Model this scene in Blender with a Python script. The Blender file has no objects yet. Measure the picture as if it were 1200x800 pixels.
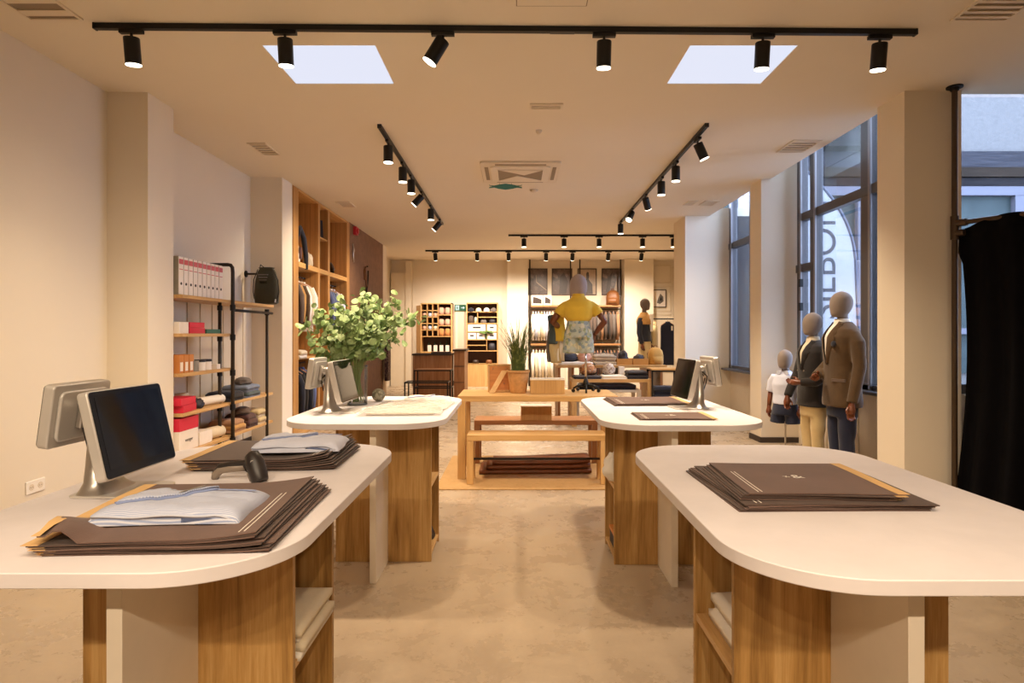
import bpy, bmesh, math, random
from mathutils import Vector, Matrix, noise
R = math.radians
PI = math.pi
random.seed(7)
SC = bpy.context.scene
COL = SC.collection
ORD = ['first', 'second', 'third', 'fourth', 'fifth', 'sixth', 'seventh', 'eighth', 'ninth', 'tenth', 'eleventh', 'twelfth']

# ------------------------------------------------------------------ colours and materials
def lin(h):
    h = h.lstrip('#')
    out = []
    for i in (0, 2, 4):
        c = int(h[i:i+2], 16)/255
        out.append(c/12.92 if c <= .04045 else ((c+.055)/1.055)**2.4)
    return tuple(out)+(1,)

class N:
    def __init__(s, name):
        s.m = bpy.data.materials.new(name); s.m.use_nodes = True
        s.t = s.m.node_tree; s.n = s.t.nodes; s.l = s.t.links
        s.b = s.n['Principled BSDF']
    def add(s, kind, **kw):
        nd = s.n.new(kind)
        for k, v in kw.items():
            if k in nd.inputs: nd.inputs[k].default_value = v
            else: setattr(nd, k, v)
        return nd
    def link(s, a, b): s.l.new(a, b)
    def coords(s, scale=(1, 1, 1), src='Object'):
        tc = s.add('ShaderNodeTexCoord'); mp = s.add('ShaderNodeMapping')
        mp.inputs['Scale'].default_value = scale
        s.link(tc.outputs[src], mp.inputs['Vector'])
        return mp.outputs['Vector']
    def noise(s, vec, scale=5, detail=3, rough=.5, dist=0):
        nz = s.add('ShaderNodeTexNoise')
        nz.inputs['Scale'].default_value = scale; nz.inputs['Detail'].default_value = detail
        nz.inputs['Roughness'].default_value = rough; nz.inputs['Distortion'].default_value = dist
        s.link(vec, nz.inputs['Vector']); return nz.outputs['Fac']
    def ramp(s, fac, stops):
        r = s.add('ShaderNodeValToRGB'); e = r.color_ramp.elements
        while len(e) < len(stops): e.new(.5)
        for k, (p, c) in enumerate(stops):
            e[k].position = p; e[k].color = lin(c) if isinstance(c, str) else c
        s.link(fac, r.inputs['Fac']); return r.outputs['Color']
    def bump(s, h, strength=.2, dist=.01):
        b = s.add('ShaderNodeBump'); b.inputs['Strength'].default_value = strength; b.inputs['Distance'].default_value = dist
        s.link(h, b.inputs['Height']); s.link(b.outputs['Normal'], s.b.inputs['Normal'])

def plain(name, c, rough=.5, metal=0, var=.06, scale=12, bump=0, bscale=80, emit=None, estr=0):
    w = N(name)
    c0 = lin(c)
    if var:
        v = w.coords(); f = w.noise(v, scale, 4, .6)
        lo = tuple(x*(1-var) for x in c0[:3])+(1,); hi = tuple(min(1, x*(1+var)) for x in c0[:3])+(1,)
        w.link(w.ramp(f, [(.3, lo), (.7, hi)]), w.b.inputs['Base Color'])
        if bump: w.bump(w.noise(v, bscale, 3, .6), bump, .004)
    else:
        w.b.inputs['Base Color'].default_value = c0
    w.b.inputs['Roughness'].default_value = rough; w.b.inputs['Metallic'].default_value = metal
    if emit:
        w.b.inputs['Emission Color'].default_value = lin(emit); w.b.inputs['Emission Strength'].default_value = estr
    return w.m

def wood(name, dark, mid, light, axis='z', rough=.45, scale=1.0, planks=None):
    w = N(name)
    s = {'x': (.9, 13, 13), 'y': (13, .9, 13), 'z': (13, 13, .9)}[axis]
    v = w.coords(tuple(k*scale for k in s))
    f = w.noise(v, 1.0, 7, .62, .9)
    v2 = w.coords(tuple((k*5 if k > 5 else k*2.5)*scale for k in s))
    f2 = w.noise(v2, 1.2, 4, .7, .3)
    mx = w.add('ShaderNodeMix'); mx.data_type = 'FLOAT'; mx.inputs[0].default_value = .38
    w.link(f, mx.inputs[2]); w.link(f2, mx.inputs[3])
    col = w.ramp(mx.outputs[0], [(.33, dark), (.5, mid), (.67, light)])
    w.link(col, w.b.inputs['Base Color'])
    w.bump(mx.outputs[0], .12, .004)
    w.b.inputs['Roughness'].default_value = rough
    return w.m

def slatwood(name, dark, mid, axis='x', pitch=.06):
    w = N(name)
    v = w.coords((1, 1, 1)); sp = w.add('ShaderNodeSeparateXYZ'); w.link(v, sp.inputs[0])
    k = w.add('ShaderNodeMath', operation='MULTIPLY'); k.inputs[1].default_value = 1/pitch
    w.link(sp.outputs[{'x': 0, 'y': 1, 'z': 2}[axis]], k.inputs[0])
    fr = w.add('ShaderNodeMath', operation='FRACT'); w.link(k.outputs[0], fr.inputs[0])
    groove = w.ramp(fr.outputs[0], [(.0, (0, 0, 0, 1)), (.10, (1, 1, 1, 1))])
    vv = w.coords((12, 12, .8)); f = w.noise(vv, 1, 6, .6, .6)
    c = w.ramp(f, [(.3, dark), (.7, mid)])
    mx = w.add('ShaderNodeMix'); mx.data_type = 'RGBA'; mx.blend_type = 'MULTIPLY'; mx.inputs[0].default_value = .55
    w.link(c, mx.inputs[6]); w.link(groove, mx.inputs[7]); w.link(mx.outputs[2], w.b.inputs['Base Color'])
    w.bump(groove, .5, .006); w.b.inputs['Roughness'].default_value = .5
    return w.m

def fabric(name, c, rough=.9, weave=500, var=.12, stripe=None):
    w = N(name); c0 = lin(c); v = w.coords()
    f = w.noise(v, 9, 4, .6)
    lo = tuple(x*(1-var) for x in c0[:3])+(1,); hi = tuple(min(1, x*(1+var)) for x in c0[:3])+(1,)
    col = w.ramp(f, [(.3, lo), (.7, hi)])
    if stripe:
        sp = w.add('ShaderNodeSeparateXYZ'); w.link(v, sp.inputs[0])
        k = w.add('ShaderNodeMath', operation='MULTIPLY'); k.inputs[1].default_value = stripe[1]; w.link(sp.outputs[stripe[2]], k.inputs[0])
        fr = w.add('ShaderNodeMath', operation='FRACT'); w.link(k.outputs[0], fr.inputs[0])
        s = w.ramp(fr.outputs[0], [(.45, (0, 0, 0, 1)), (.55, (1, 1, 1, 1))])
        mx = w.add('ShaderNodeMix'); mx.data_type = 'RGBA'; w.link(s, mx.inputs[0]); w.link(col, mx.inputs[6]); mx.inputs[7].default_value = lin(stripe[0])
        col = mx.outputs[2]
    w.link(col, w.b.inputs['Base Color'])
    w.b.inputs['Roughness'].default_value = rough
    w.bump(w.noise(v, weave, 2, .5), .25, .002)
    if 'Sheen Weight' in w.b.inputs: w.b.inputs['Sheen Weight'].default_value = .15
    return w.m

def spotted(name, base, cols, scale=30, rough=.85):
    w = N(name); v = w.coords()
    vo = w.add('ShaderNodeTexVoronoi'); vo.inputs['Scale'].default_value = scale; w.link(v, vo.inputs['Vector'])
    sp = w.add('ShaderNodeSeparateXYZ'); w.link(vo.outputs['Color'], sp.inputs[0])
    st = [(.0, base), (.45, base)]
    for i, c in enumerate(cols): st.append((.5+.45*i/len(cols), c))
    w.link(w.ramp(sp.outputs[0], st), w.b.inputs['Base Color']); w.b.inputs['Roughness'].default_value = rough
    return w.m

def thin_glass(name, tint=(.93, .96, .98, 1), refl=.9):
    w = N(name); out = w.n['Material Output']
    tr = w.add('ShaderNodeBsdfTransparent'); tr.inputs['Color'].default_value = tint
    gl = w.add('ShaderNodeBsdfGlossy'); gl.inputs['Roughness'].default_value = .02
    fr = w.add('ShaderNodeFresnel'); fr.inputs['IOR'].default_value = 1.45
    k = w.add('ShaderNodeMath', operation='MULTIPLY'); k.inputs[1].default_value = refl; w.link(fr.outputs[0], k.inputs[0])
    mx = w.add('ShaderNodeMixShader'); w.link(k.outputs[0], mx.inputs[0]); w.link(tr.outputs[0], mx.inputs[1]); w.link(gl.outputs[0], mx.inputs[2])
    w.link(mx.outputs[0], out.inputs['Surface']); w.n.remove(w.b)
    return w.m

def emissive(name, c, strength):
    w = N(name); w.b.inputs['Base Color'].default_value = (0, 0, 0, 1)
    w.b.inputs['Emission Color'].default_value = lin(c); w.b.inputs['Emission Strength'].default_value = strength
    w.b.inputs['Roughness'].default_value = .6
    return w.m

def concrete(name):
    w = N(name); v = w.coords()
    a = w.noise(v, 1.1, 6, .6, .2); b = w.noise(v, 3.2, 10, .72, .25); c = w.noise(v, 60, 3, .6)
    m1 = w.add('ShaderNodeMix'); m1.data_type = 'FLOAT'; m1.inputs[0].default_value = .6; w.link(a, m1.inputs[2]); w.link(b, m1.inputs[3])
    m2 = w.add('ShaderNodeMix'); m2.data_type = 'FLOAT'; m2.inputs[0].default_value = .12; w.link(m1.outputs[0], m2.inputs[2]); w.link(c, m2.inputs[3])
    w.link(w.ramp(m2.outputs[0], [(.30, '#a08e78'), (.45, '#a89680'), (.56, '#b3a189'), (.72, '#c6b49b')]), w.b.inputs['Base Color'])
    rr = w.add('ShaderNodeMapRange'); rr.inputs[1].default_value = .35; rr.inputs[2].default_value = .65
    rr.inputs[3].default_value = .18; rr.inputs[4].default_value = .42; w.link(b, rr.inputs[0]); w.link(rr.outputs[0], w.b.inputs['Roughness'])
    w.bump(m2.outputs[0], .05, .01)
    return w.m

M = {}
M['wall'] = plain('wall paint', '#e2d8c6', .8, var=.012, scale=1.5, bump=.03, bscale=120)
M['ceiling'] = plain('ceiling paint', '#dfd5c4', .85, var=.012, scale=1.2)
M['panelwall'] = plain('panelled wall paint', '#dcd0ba', .7, var=.02)
M['floor'] = concrete('polished concrete')
M['skirt'] = plain('dark skirting', '#3a2f28', .5)
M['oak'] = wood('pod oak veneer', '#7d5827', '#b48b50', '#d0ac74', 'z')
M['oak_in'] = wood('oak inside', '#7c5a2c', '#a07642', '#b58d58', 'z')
M['lightoak'] = wood('light oak', '#b2884f', '#caa066', '#d9b57e', 'x')
M['lightoak_z'] = wood('light oak upright', '#b2884f', '#caa066', '#d9b57e', 'z')
M['redoak'] = wood('reddish oak', '#915f38', '#b07b4d', '#c0906a', 'x')
M['redoak_z'] = wood('reddish oak upright', '#7c4e2c', '#9c6a40', '#b08258', 'z')
M['shelfoak'] = wood('shelf oak', '#a67f4d', '#c69d66', '#d6b380', 'y')
M['slat'] = slatwood('wardrobe panelling', '#a5743c', '#bd8b4f', 'x', .075)
M['slat_y'] = slatwood('wardrobe back panelling', '#9a6a36', '#b38046', 'y', .075)
M['wardrobe'] = wood('wardrobe oak', '#96662f', '#b98849', '#c99a5c', 'z')
M['wardrobe_y'] = wood('wardrobe oak band', '#a8783c', '#c79a5c', '#d7af74', 'y')
M['slatbox'] = slatwood('ribbed box wood', '#a87a42', '#c0945a', 'x', .021)
M['whitewood'] = plain('white box lid', '#efe6d6', .5)
M['top'] = plain('microcement worktop', '#e3dddf', .55, var=.045, scale=5, bump=.02, bscale=60)
M['topedge'] = plain('microcement fin', '#e2d8c8', .6, var=.035, scale=6)
M['jute'] = N('jute mat').m
def _jute():
    w = N('woven mat'); v = w.coords((1, 3, 1)); f = w.noise(v, 14, 6, .7, 1.2)
    w.link(w.ramp(f, [(.3, '#a07b48'), (.5, '#b38e5b'), (.7, '#c09a6b')]), w.b.inputs['Base Color']); w.b.inputs['Roughness'].default_value = .8
    w.bump(w.noise(w.coords(), 180, 2), .3, .003); return w.m
M['jute'] = _jute()
M['brownwall'] = plain('brown wall panel', '#7a5740', .7, var=.16, scale=7, bump=.15, bscale=40)
M['black'] = plain('black metal', '#141211', .45, .3, var=0)
M['blackplastic'] = plain('black plastic', '#17161a', .35, var=0)
M['pipe'] = plain('dark iron pipe', '#3a332d', .45, .6, var=.15)
M['bronze'] = plain('brown iron pipe', '#4a3a2a', .45, .5, var=.1)
M['silver'] = plain('brushed aluminium', '#c8c3bd', .32, .9, var=.03)
M['silverplastic'] = plain('silver plastic', '#cfcac3', .35, .35, var=.02)
M['chrome'] = plain('chrome', '#d8d5d0', .15, 1, var=0)
M['screen'] = plain('screen glass', '#0a0b10', .06, var=0)
M['bezel'] = plain('screen bezel', '#0b0b0d', .12, var=0)
M['darkplastic'] = plain('dark grey plastic', '#2c2624', .4, var=.05)
M['greyplastic'] = plain('grey plastic', '#8a7d70', .4, var=.05)
M['bag'] = fabric('dark brown paper', '#684f45', .75, 220, .1)
M['bagdark'] = fabric('darker brown paper', '#4e3a31', .75, 220, .1)
M['kraft'] = plain('kraft paper', '#dcb57c', .7, var=.08)
M['white'] = plain('white paint', '#ece7df', .5, var=.02)
M['logo'] = plain('white print', '#efe9e0', .6, var=0)
M['shirtblue'] = fabric('pale blue striped cotton', '#cdd1df', .9, 420, .04, ('#9aa7c8', 260, 1))
M['shirtfar'] = fabric('pale blue cotton', '#c8cde0', .9, 420, .06)
M['bluefold'] = fabric('blue cotton lining', '#8493bd', .9, 400, .08)
M['plasticbag'] = None
M['paper'] = plain('paper', '#e9e2d4', .7, var=.03)
M['glass'] = thin_glass('clear glass')
M['winglass'] = thin_glass('window glass', (.9, .95, .98, 1), .3)
M['frame'] = plain('grey aluminium frame', '#5c5a5c', .45, .5, var=.03)
M['framelight'] = plain('pale aluminium edge', '#8b898c', .4, .5, var=.03)
M['lamp'] = emissive('lamp lens', '#fff0d8', 5)
M['sky'] = emissive('skylight daylight', '#dfe4f6', .78)
M['leaf'] = spotted('eucalyptus leaf', '#8ca267', ['#75904f', '#a0b57e', '#b6c795', '#66824a'], 22, .55)
M['stem'] = plain('green stem', '#77854a', .6)
M['grass'] = spotted('grass blade', '#4a5a26', ['#38491c', '#5d6c30', '#76803f'], 40, .6)
M['terracotta'] = plain('terracotta', '#c2935f', .8, var=.15, scale=25, bump=.4, bscale=60)
M['soil'] = plain('soil', '#3a2c20', .9)
M['stone'] = spotted('woven stone ball', '#6f6a58', ['#857f6b', '#57523f', '#a09a86'], 60, .8)
M['mannequinhead'] = fabric('grey linen head cover', '#82756c', .95, 350, .06)
M['headdark'] = fabric('dark linen head cover', '#6d5f58', .95, 350, .06)
M['limb'] = wood('varnished wooden limb', '#48210e', '#653318', '#7c4526', 'z', .35)
M['yellow'] = fabric('yellow cotton', '#d6b43e', .9, 400, .07)
M['floral'] = spotted('floral print', '#a9b3b0', ['#7d92a4', '#c9c4a8', '#5f7a8e', '#d3cdb8', '#8d9a78'], 34)
M['olive'] = fabric('olive brown wool', '#4c3820', .95, 300, .15)
M['darkolive'] = fabric('olive canvas', '#39382a', .9, 300, .12)
M['navy'] = fabric('navy wool', '#1d1f2c', .95, 300, .12)
M['darkblazer'] = fabric('charcoal wool', '#1f1a19', .95, 300, .12)
M['navytrouser'] = fabric('navy trousers', '#1a2038', .95, 300, .1)
M['khaki'] = fabric('beige cotton twill', '#c4ae80', .9, 300, .06)
M['camel'] = fabric('camel wool', '#b98b4e', .95, 300, .1)
M['tan'] = fabric('tan suede', '#bb8f48', .9, 200, .1)
M['brownleather'] = plain('brown leather', '#7d4d26', .45, var=.15, scale=20)
M['darkleather'] = plain('dark leather', '#33231a', .45, var=.1)
M['hide'] = plain('folded brown hide', '#7b4a2b', .5, var=.2, scale=6)
M['whitecloth'] = fabric('white cotton', '#ece6dc', .9, 350, .05)
M['creamcloth'] = fabric('cream cotton', '#d9cbb0', .9, 350, .06)
M['greycloth'] = fabric('grey wool', '#6b625c', .95, 300, .1)
M['suitbrown'] = fabric('grey brown suiting', '#5c4d44', .95, 300, .1)
M['teal'] = fabric('slate blue cloth', '#4a585c', .9, 300, .1)
M['denim'] = fabric('grey blue denim', '#77839a', .9, 300, .12)
M['bluecloth'] = fabric('blue cotton', '#5b6890', .9, 300, .1)
M['maroon'] = fabric('maroon cotton', '#4e302c', .9, 300, .1)
M['pinkcloth'] = fabric('pink cotton', '#d8a790', .9, 300, .1)
M['curtain'] = fabric('black velvet', '#060509', .95, 200, .2); M['curtain'].node_tree.nodes['Principled BSDF'].inputs['Sheen Weight'].default_value = 0; M['curtain'].node_tree.nodes['Principled BSDF'].inputs['Specular IOR Level'].default_value = .15
M['red'] = plain('red card', '#cf2040', .5, var=.03)
M['alarm'] = plain('red alarm plastic', '#b3202a', .4, var=.03)
M['green'] = plain('green card', '#2a6a58', .5, var=.03)
M['orange'] = plain('orange card', '#c07a3c', .5, var=.03)
M['card'] = plain('white card', '#e9e0d6', .6, var=.02)
M['greystain'] = plain('grey ceramic', '#8d877b', .5, var=.1)
M['ink'] = plain('dark ink', '#2b2933', .6, var=0)
M['exit'] = emissive('exit sign green', '#1f7a4a', .55)
M['exitwhite'] = emissive('exit sign white', '#e8fff0', .8)
M['tealsign'] = plain('teal sign', '#4e8e84', .6, var=.04)
M['ventdark'] = plain('vent shadow grey', '#8a7a66', .7, var=0)
M['ventwhite'] = plain('vent paint', '#d9cdba', .6, var=0)
M['flag'] = fabric('white flag cloth', '#a3a5aa', .8, 200, .04)
M['flagedge'] = fabric('dark flag hem', '#555b6c', .8, 200, .05)
M['roughcast'] = plain('white roughcast', '#666462', .95, var=.12, scale=22, bump=.6, bscale=25)
M['greybeam'] = wood('weathered beam', '#262629', '#333338', '#414146', 'x', .9)
M['darkbeam'] = wood('dark cladding', '#141315', '#1f1e20', '#2b292a', 'x', .9)
M['brownbeam'] = wood('brown beam', '#1f1a16', '#2b241e', '#372e27', 'x', .9)
M['shopwin'] = plain('far window glass', '#363f3f', .5, var=.15, scale=3)
M['lilac'] = plain('pale window frame', '#62626b', .5, var=.03)
M['pavement'] = plain('street paving', '#5c5c5f', .8, var=.1, scale=8)
M['pottedfern'] = plain('fern green', '#5d7a3c', .6, var=.2)
M['bottle'] = plain('dark green glass', '#22352a', .2, var=0)
M['photo'] = spotted('dark photograph', '#5b4b45', ['#6f5d55', '#443832', '#7d6a60', '#4e423c'], 14, .3)
M['photolight'] = plain('pale photograph ground', '#a8957f', .35, var=.1)
M['photofig'] = plain('photograph figure', '#40342f', .35, var=.1)
M['patterned'] = spotted('patterned textile', '#4a3540', ['#7a6a70', '#2f2430', '#93807a'], 40)
def _pb():
    w = N('clear plastic bag'); out = w.n['Material Output']
    tr = w.add('ShaderNodeBsdfTransparent'); w.b.inputs['Base Color'].default_value = lin('#f3efe9'); w.b.inputs['Roughness'].default_value = .18
    mx = w.add('ShaderNodeMixShader'); mx.inputs[0].default_value = .5
    w.link(tr.outputs[0], mx.inputs[1]); w.link(w.b.outputs[0], mx.inputs[2]); w.link(mx.outputs[0], out.inputs['Surface']); return w.m
M['plasticbag'] = _pb()

# ------------------------------------------------------------------ mesh building
class MB:
    def __init__(s): s.v = []; s.f = []
    def _a(s, vs, fs):
        o = len(s.v); s.v += [tuple(p) for p in vs]; s.f += [tuple(i+o for i in f) for f in fs]; return s
    def box(s, x0, x1, y0, y1, z0, z1, rz=0, c=None):
        vs = [(x, y, z) for z in (z0, z1) for (x, y) in ((x0, y0), (x1, y0), (x1, y1), (x0, y1))]
        if rz:
            cx, cy = c or ((x0+x1)/2, (y0+y1)/2); ca, sa = math.cos(rz), math.sin(rz)
            vs = [(cx+(x-cx)*ca-(y-cy)*sa, cy+(x-cx)*sa+(y-cy)*ca, z) for x, y, z in vs]
        return s._a(vs, [(3, 2, 1, 0), (4, 5, 6, 7), (0, 1, 5, 4), (1, 2, 6, 5), (2, 3, 7, 6), (3, 0, 4, 7)])
    def prism(s, poly, z0, z1):
        n = len(poly)
        vs = [(x, y, z0) for x, y in poly]+[(x, y, z1) for x, y in poly]
        return s._a(vs, [tuple(range(n-1, -1, -1)), tuple(range(n, 2*n))]+[(i, (i+1) % n, n+(i+1) % n, n+i) for i in range(n)])
    def extr(s, poly, y0, y1):
        """outline in x,z extruded along y"""
        n = len(poly)
        vs = [(x, y0, z) for x, z in poly]+[(x, y1, z) for x, z in poly]
        return s._a(vs, [tuple(range(n)), tuple(range(2*n-1, n-1, -1))]+[(i, n+i, n+(i+1) % n, (i+1) % n) for i in range(n)])
    def extrx(s, poly, x0, x1):
        """outline in y,z extruded along x"""
        n = len(poly)
        vs = [(x0, y, z) for y, z in poly]+[(x1, y, z) for y, z in poly]
        return s._a(vs, [tuple(range(n)), tuple(range(2*n-1, n-1, -1))]+[(i, n+i, n+(i+1) % n, (i+1) % n) for i in range(n)])
    def tube(s, pts, r, n=10, cap=True):
        pts = [Vector(p) for p in pts]; k = len(pts)
        rs = r if isinstance(r, (list, tuple)) else [r]*k
        o = len(s.v); ref = None
        for i, p in enumerate(pts):
            d = (pts[min(i+1, k-1)]-pts[max(i-1, 0)]).normalized()
            if ref is None:
                ref = d.orthogonal().normalized()
            ref = (ref-d*ref.dot(d)).normalized(); b = d.cross(ref)
            for j in range(n):
                a = 2*PI*j/n; q = p+(ref*math.cos(a)+b*math.sin(a))*rs[i]; s.v.append(tuple(q))
        for i in range(k-1):
            for j in range(n):
                s.f.append((o+i*n+j, o+i*n+(j+1) % n, o+(i+1)*n+(j+1) % n, o+(i+1)*n+j))
        if cap:
            s.f.append(tuple(o+j for j in range(n-1, -1, -1))); s.f.append(tuple(o+(k-1)*n+j for j in range(n)))
        return s
    def loft(s, rings, n=20, e=2.0, cap=True):
        """rings: (cx,cy,z,rx,ry[,tiltx]) superellipse sections stacked"""
        o = len(s.v)
        for rg in rings:
            cx, cy, z, rx, ry = rg[:5]
            for j in range(n):
                a = 2*PI*j/n; ca, sa = math.cos(a), math.sin(a)
                x = math.copysign(abs(ca)**(2/e), ca); y = math.copysign(abs(sa)**(2/e), sa)
                s.v.append((cx+rx*x, cy+ry*y, z+(rg[5]*y if len(rg) > 5 else 0)))
        k = len(rings)
        for i in range(k-1):
            for j in range(n):
                s.f.append((o+i*n+j, o+i*n+(j+1) % n, o+(i+1)*n+(j+1) % n, o+(i+1)*n+j))
        if cap:
            s.f.append(tuple(o+j for j in range(n-1, -1, -1))); s.f.append(tuple(o+(k-1)*n+j for j in range(n)))
        return s
    def lathe(s, prof, c=(0, 0, 0), n=24):
        return s.loft([(c[0], c[1], c[2]+z, max(r, 1e-4), max(r, 1e-4)) for r, z in prof], n)
    def ball(s, c, rx, ry, rz, n=16, k=10):
        return s.loft([(c[0], c[1], c[2]-rz*math.cos(PI*i/k), max(1e-4, rx*math.sin(PI*i/k)), max(1e-4, ry*math.sin(PI*i/k))) for i in range(k+1)], n)
    def sheet(s, nx, ny, fn, t):
        """closed thin sheet: fn(u,v)->(x,y,z), u,v in 0..1; thickness t downwards"""
        top = [Vector(fn(i/nx, j/ny)) for j in range(ny+1) for i in range(nx+1)]
        bot = [p-Vector((0, 0, t)) for p in top]; m = len(top); w = nx+1; fs = []
        for j in range(ny):
            for i in range(nx):
                a = j*w+i; fs.append((a, a+1, a+w+1, a+w)); fs.append((m+a+w, m+a+w+1, m+a+1, m+a))
        for i in range(nx):
            fs.append((i, m+i, m+i+1, i+1)); a = ny*w+i; fs.append((a+1, m+a+1, m+a, a))
        for j in range(ny):
            a = j*w; fs.append((a+w, m+a+w, m+a, a)); b = j*w+nx; fs.append((b, m+b, m+b+w, b+w))
        return s._a(top+bot, fs)
    def build(s, name, mat, parent=None, smooth=False, bevel=0, seg=2, loc=None, rz=0, remesh=0, sub=0):
        me = bpy.data.meshes.new(name); me.from_pydata(s.v, [], s.f); me.validate(); me.update()
        bm = bmesh.new(); bm.from_mesh(me); bmesh.ops.recalc_face_normals(bm, faces=bm.faces); bm.to_mesh(me); bm.free()
        o = bpy.data.objects.new(name, me); COL.objects.link(o)
        me.materials.append(M[mat] if isinstance(mat, str) else mat)
        if parent: o.parent = parent
        if loc: o.location = loc
        if rz: o.rotation_euler.z = rz
        if remesh:
            r = o.modifiers.new('fuse', 'REMESH'); r.mode = 'VOXEL'; r.voxel_size = remesh; r.use_smooth_shade = True
            q = o.modifiers.new('soft', 'SMOOTH'); q.iterations = 4; q.factor = .5
        if bevel:
            b = o.modifiers.new('bevel', 'BEVEL'); b.width = bevel; b.segments = seg; b.limit_method = 'ANGLE'; b.angle_limit = R(40)
        if sub:
            u = o.modifiers.new('sub', 'SUBSURF'); u.levels = sub; u.render_levels = sub
        if smooth or bevel:
            for p in me.polygons: p.use_smooth = True
            if not smooth and bevel:
                try: me.set_sharp_from_angle(angle=R(50))
                except Exception: pass
            elif smooth == 'auto':
                try: me.set_sharp_from_angle(angle=R(40))
                except Exception: pass
        return o

def tag(o, label=None, cat=None, group=None, kind=None):
    if label: o['label'] = label
    if cat: o['category'] = cat
    if group: o['group'] = group
    if kind: o['kind'] = kind
    return o
def thing(name, label, cat, loc=(0, 0, 0), rz=0, group=None):
    o = bpy.data.objects.new(name, None); COL.objects.link(o); o.empty_display_size = .05
    o.location = loc; o.rotation_euler.z = rz
    return tag(o, label, cat, group)
def struct(o, label=None): return tag(o, label, None, None, 'structure')
def dup(root, loc, rz=None, label=None, group=None):
    r = root.copy(); COL.objects.link(r); r.location = loc
    if rz is not None: r.rotation_euler.z = rz
    if label: r['label'] = label
    if group: r['group'] = group
    for ch in list(root.children):
        c = ch.copy(); COL.objects.link(c); c.parent = r
        for g in ch.children:
            d = g.copy(); COL.objects.link(d); d.parent = c
    return r
def text(body, size, mat, parent, loc, rot, name='lettering', ext=.0008, align='CENTER'):
    cu = bpy.data.curves.new(name, 'FONT'); cu.body = body; cu.size = size; cu.extrude = ext; cu.align_x = align; cu.align_y = 'CENTER'
    tmp = bpy.data.objects.new(name, cu); COL.objects.link(tmp)
    dg = bpy.context.evaluated_depsgraph_get(); me = bpy.data.meshes.new_from_object(tmp.evaluated_get(dg))
    bpy.data.objects.remove(tmp)
    me.name = name; me.materials.clear(); me.materials.append(M[mat])
    o = bpy.data.objects.new(name, me); COL.objects.link(o); o.parent = parent; o.location = loc; o.rotation_euler = rot
    return o
def rrect(x0, x1, y0, y1, r, n=10):
    pts = []
    for cx, cy, a0 in ((x1-r, y0+r, -90), (x1-r, y1-r, 0), (x0+r, y1-r, 90), (x0+r, y0+r, 180)):
        for i in range(n+1):
            a = R(a0+90*i/n); pts.append((cx+r*math.cos(a), cy+r*math.sin(a)))
    return pts

# ------------------------------------------------------------------ camera (21.6 mm on full frame, level, slight shift)
HC = 1.407; F = 720.0; VX, VY = 604.0, 391.0
cam = bpy.data.cameras.new('camera'); co = bpy.data.objects.new('camera', cam); COL.objects.link(co)
cam.lens = 21.6; cam.sensor_width = 36; cam.shift_x = -4/1200; cam.shift_y = -9/1200; cam.clip_start = .05; cam.clip_end = 200
co.location = (0, 0, HC); co.rotation_euler = (R(90), 0, 0); SC.camera = co
def X(px, d): return (px-VX)*d/F            # metres across at depth d
def Z(py, d): return HC+(VY-py)*d/F         # metres up at depth d
CE = 3.41
M['creamcloth2'] = plain('cream ceramic', '#d8c9ad', .6, var=.05)
M['red2'] = plain('faded red print', '#c8606a', .6, var=0)
M['ink2'] = plain('faded print', '#6f6a66', .8, var=0)
M['headlight'] = fabric('mauve grey linen head cover', '#9a8c8c', .95, 350, .05)
M['pinkbrown'] = fabric('pinkish brown cotton', '#a9805f', .9, 300, .1)
M['kraftwood'] = wood('orange plywood', '#b06d2c', '#c67f38', '#d2914c', 'x')
M['greycream'] = fabric('grey cream knit', '#a89c8c', .95, 200, .12)
M['camelbox'] = plain('camel box', '#c08a45', .6, var=.06)
M['pattorange'] = spotted('orange patterned scarf', '#b07a50', ['#d9c4a8', '#7a4a38', '#c98f5c'], 50)
M['pattpale'] = spotted('pale patterned scarf', '#c9bdb0', ['#8a6a60', '#e2d8cc', '#9a8478'], 50)
M['orangecloth'] = fabric('orange cotton', '#c98850', .9, 300, .1)
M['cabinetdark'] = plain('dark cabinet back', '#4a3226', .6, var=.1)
M['darkframe'] = plain('dark brown picture frame', '#3a2c24', .45, var=.1)

for k_ in ('roughcast', 'greybeam', 'brownbeam', 'darkbeam', 'shopwin', 'lilac'): M[k_].node_tree.nodes['Principled BSDF'].inputs['Specular IOR Level'].default_value = .1
M['stonegrey'] = plain('grey outer wall', '#33353b', .9, var=.08)
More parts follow.
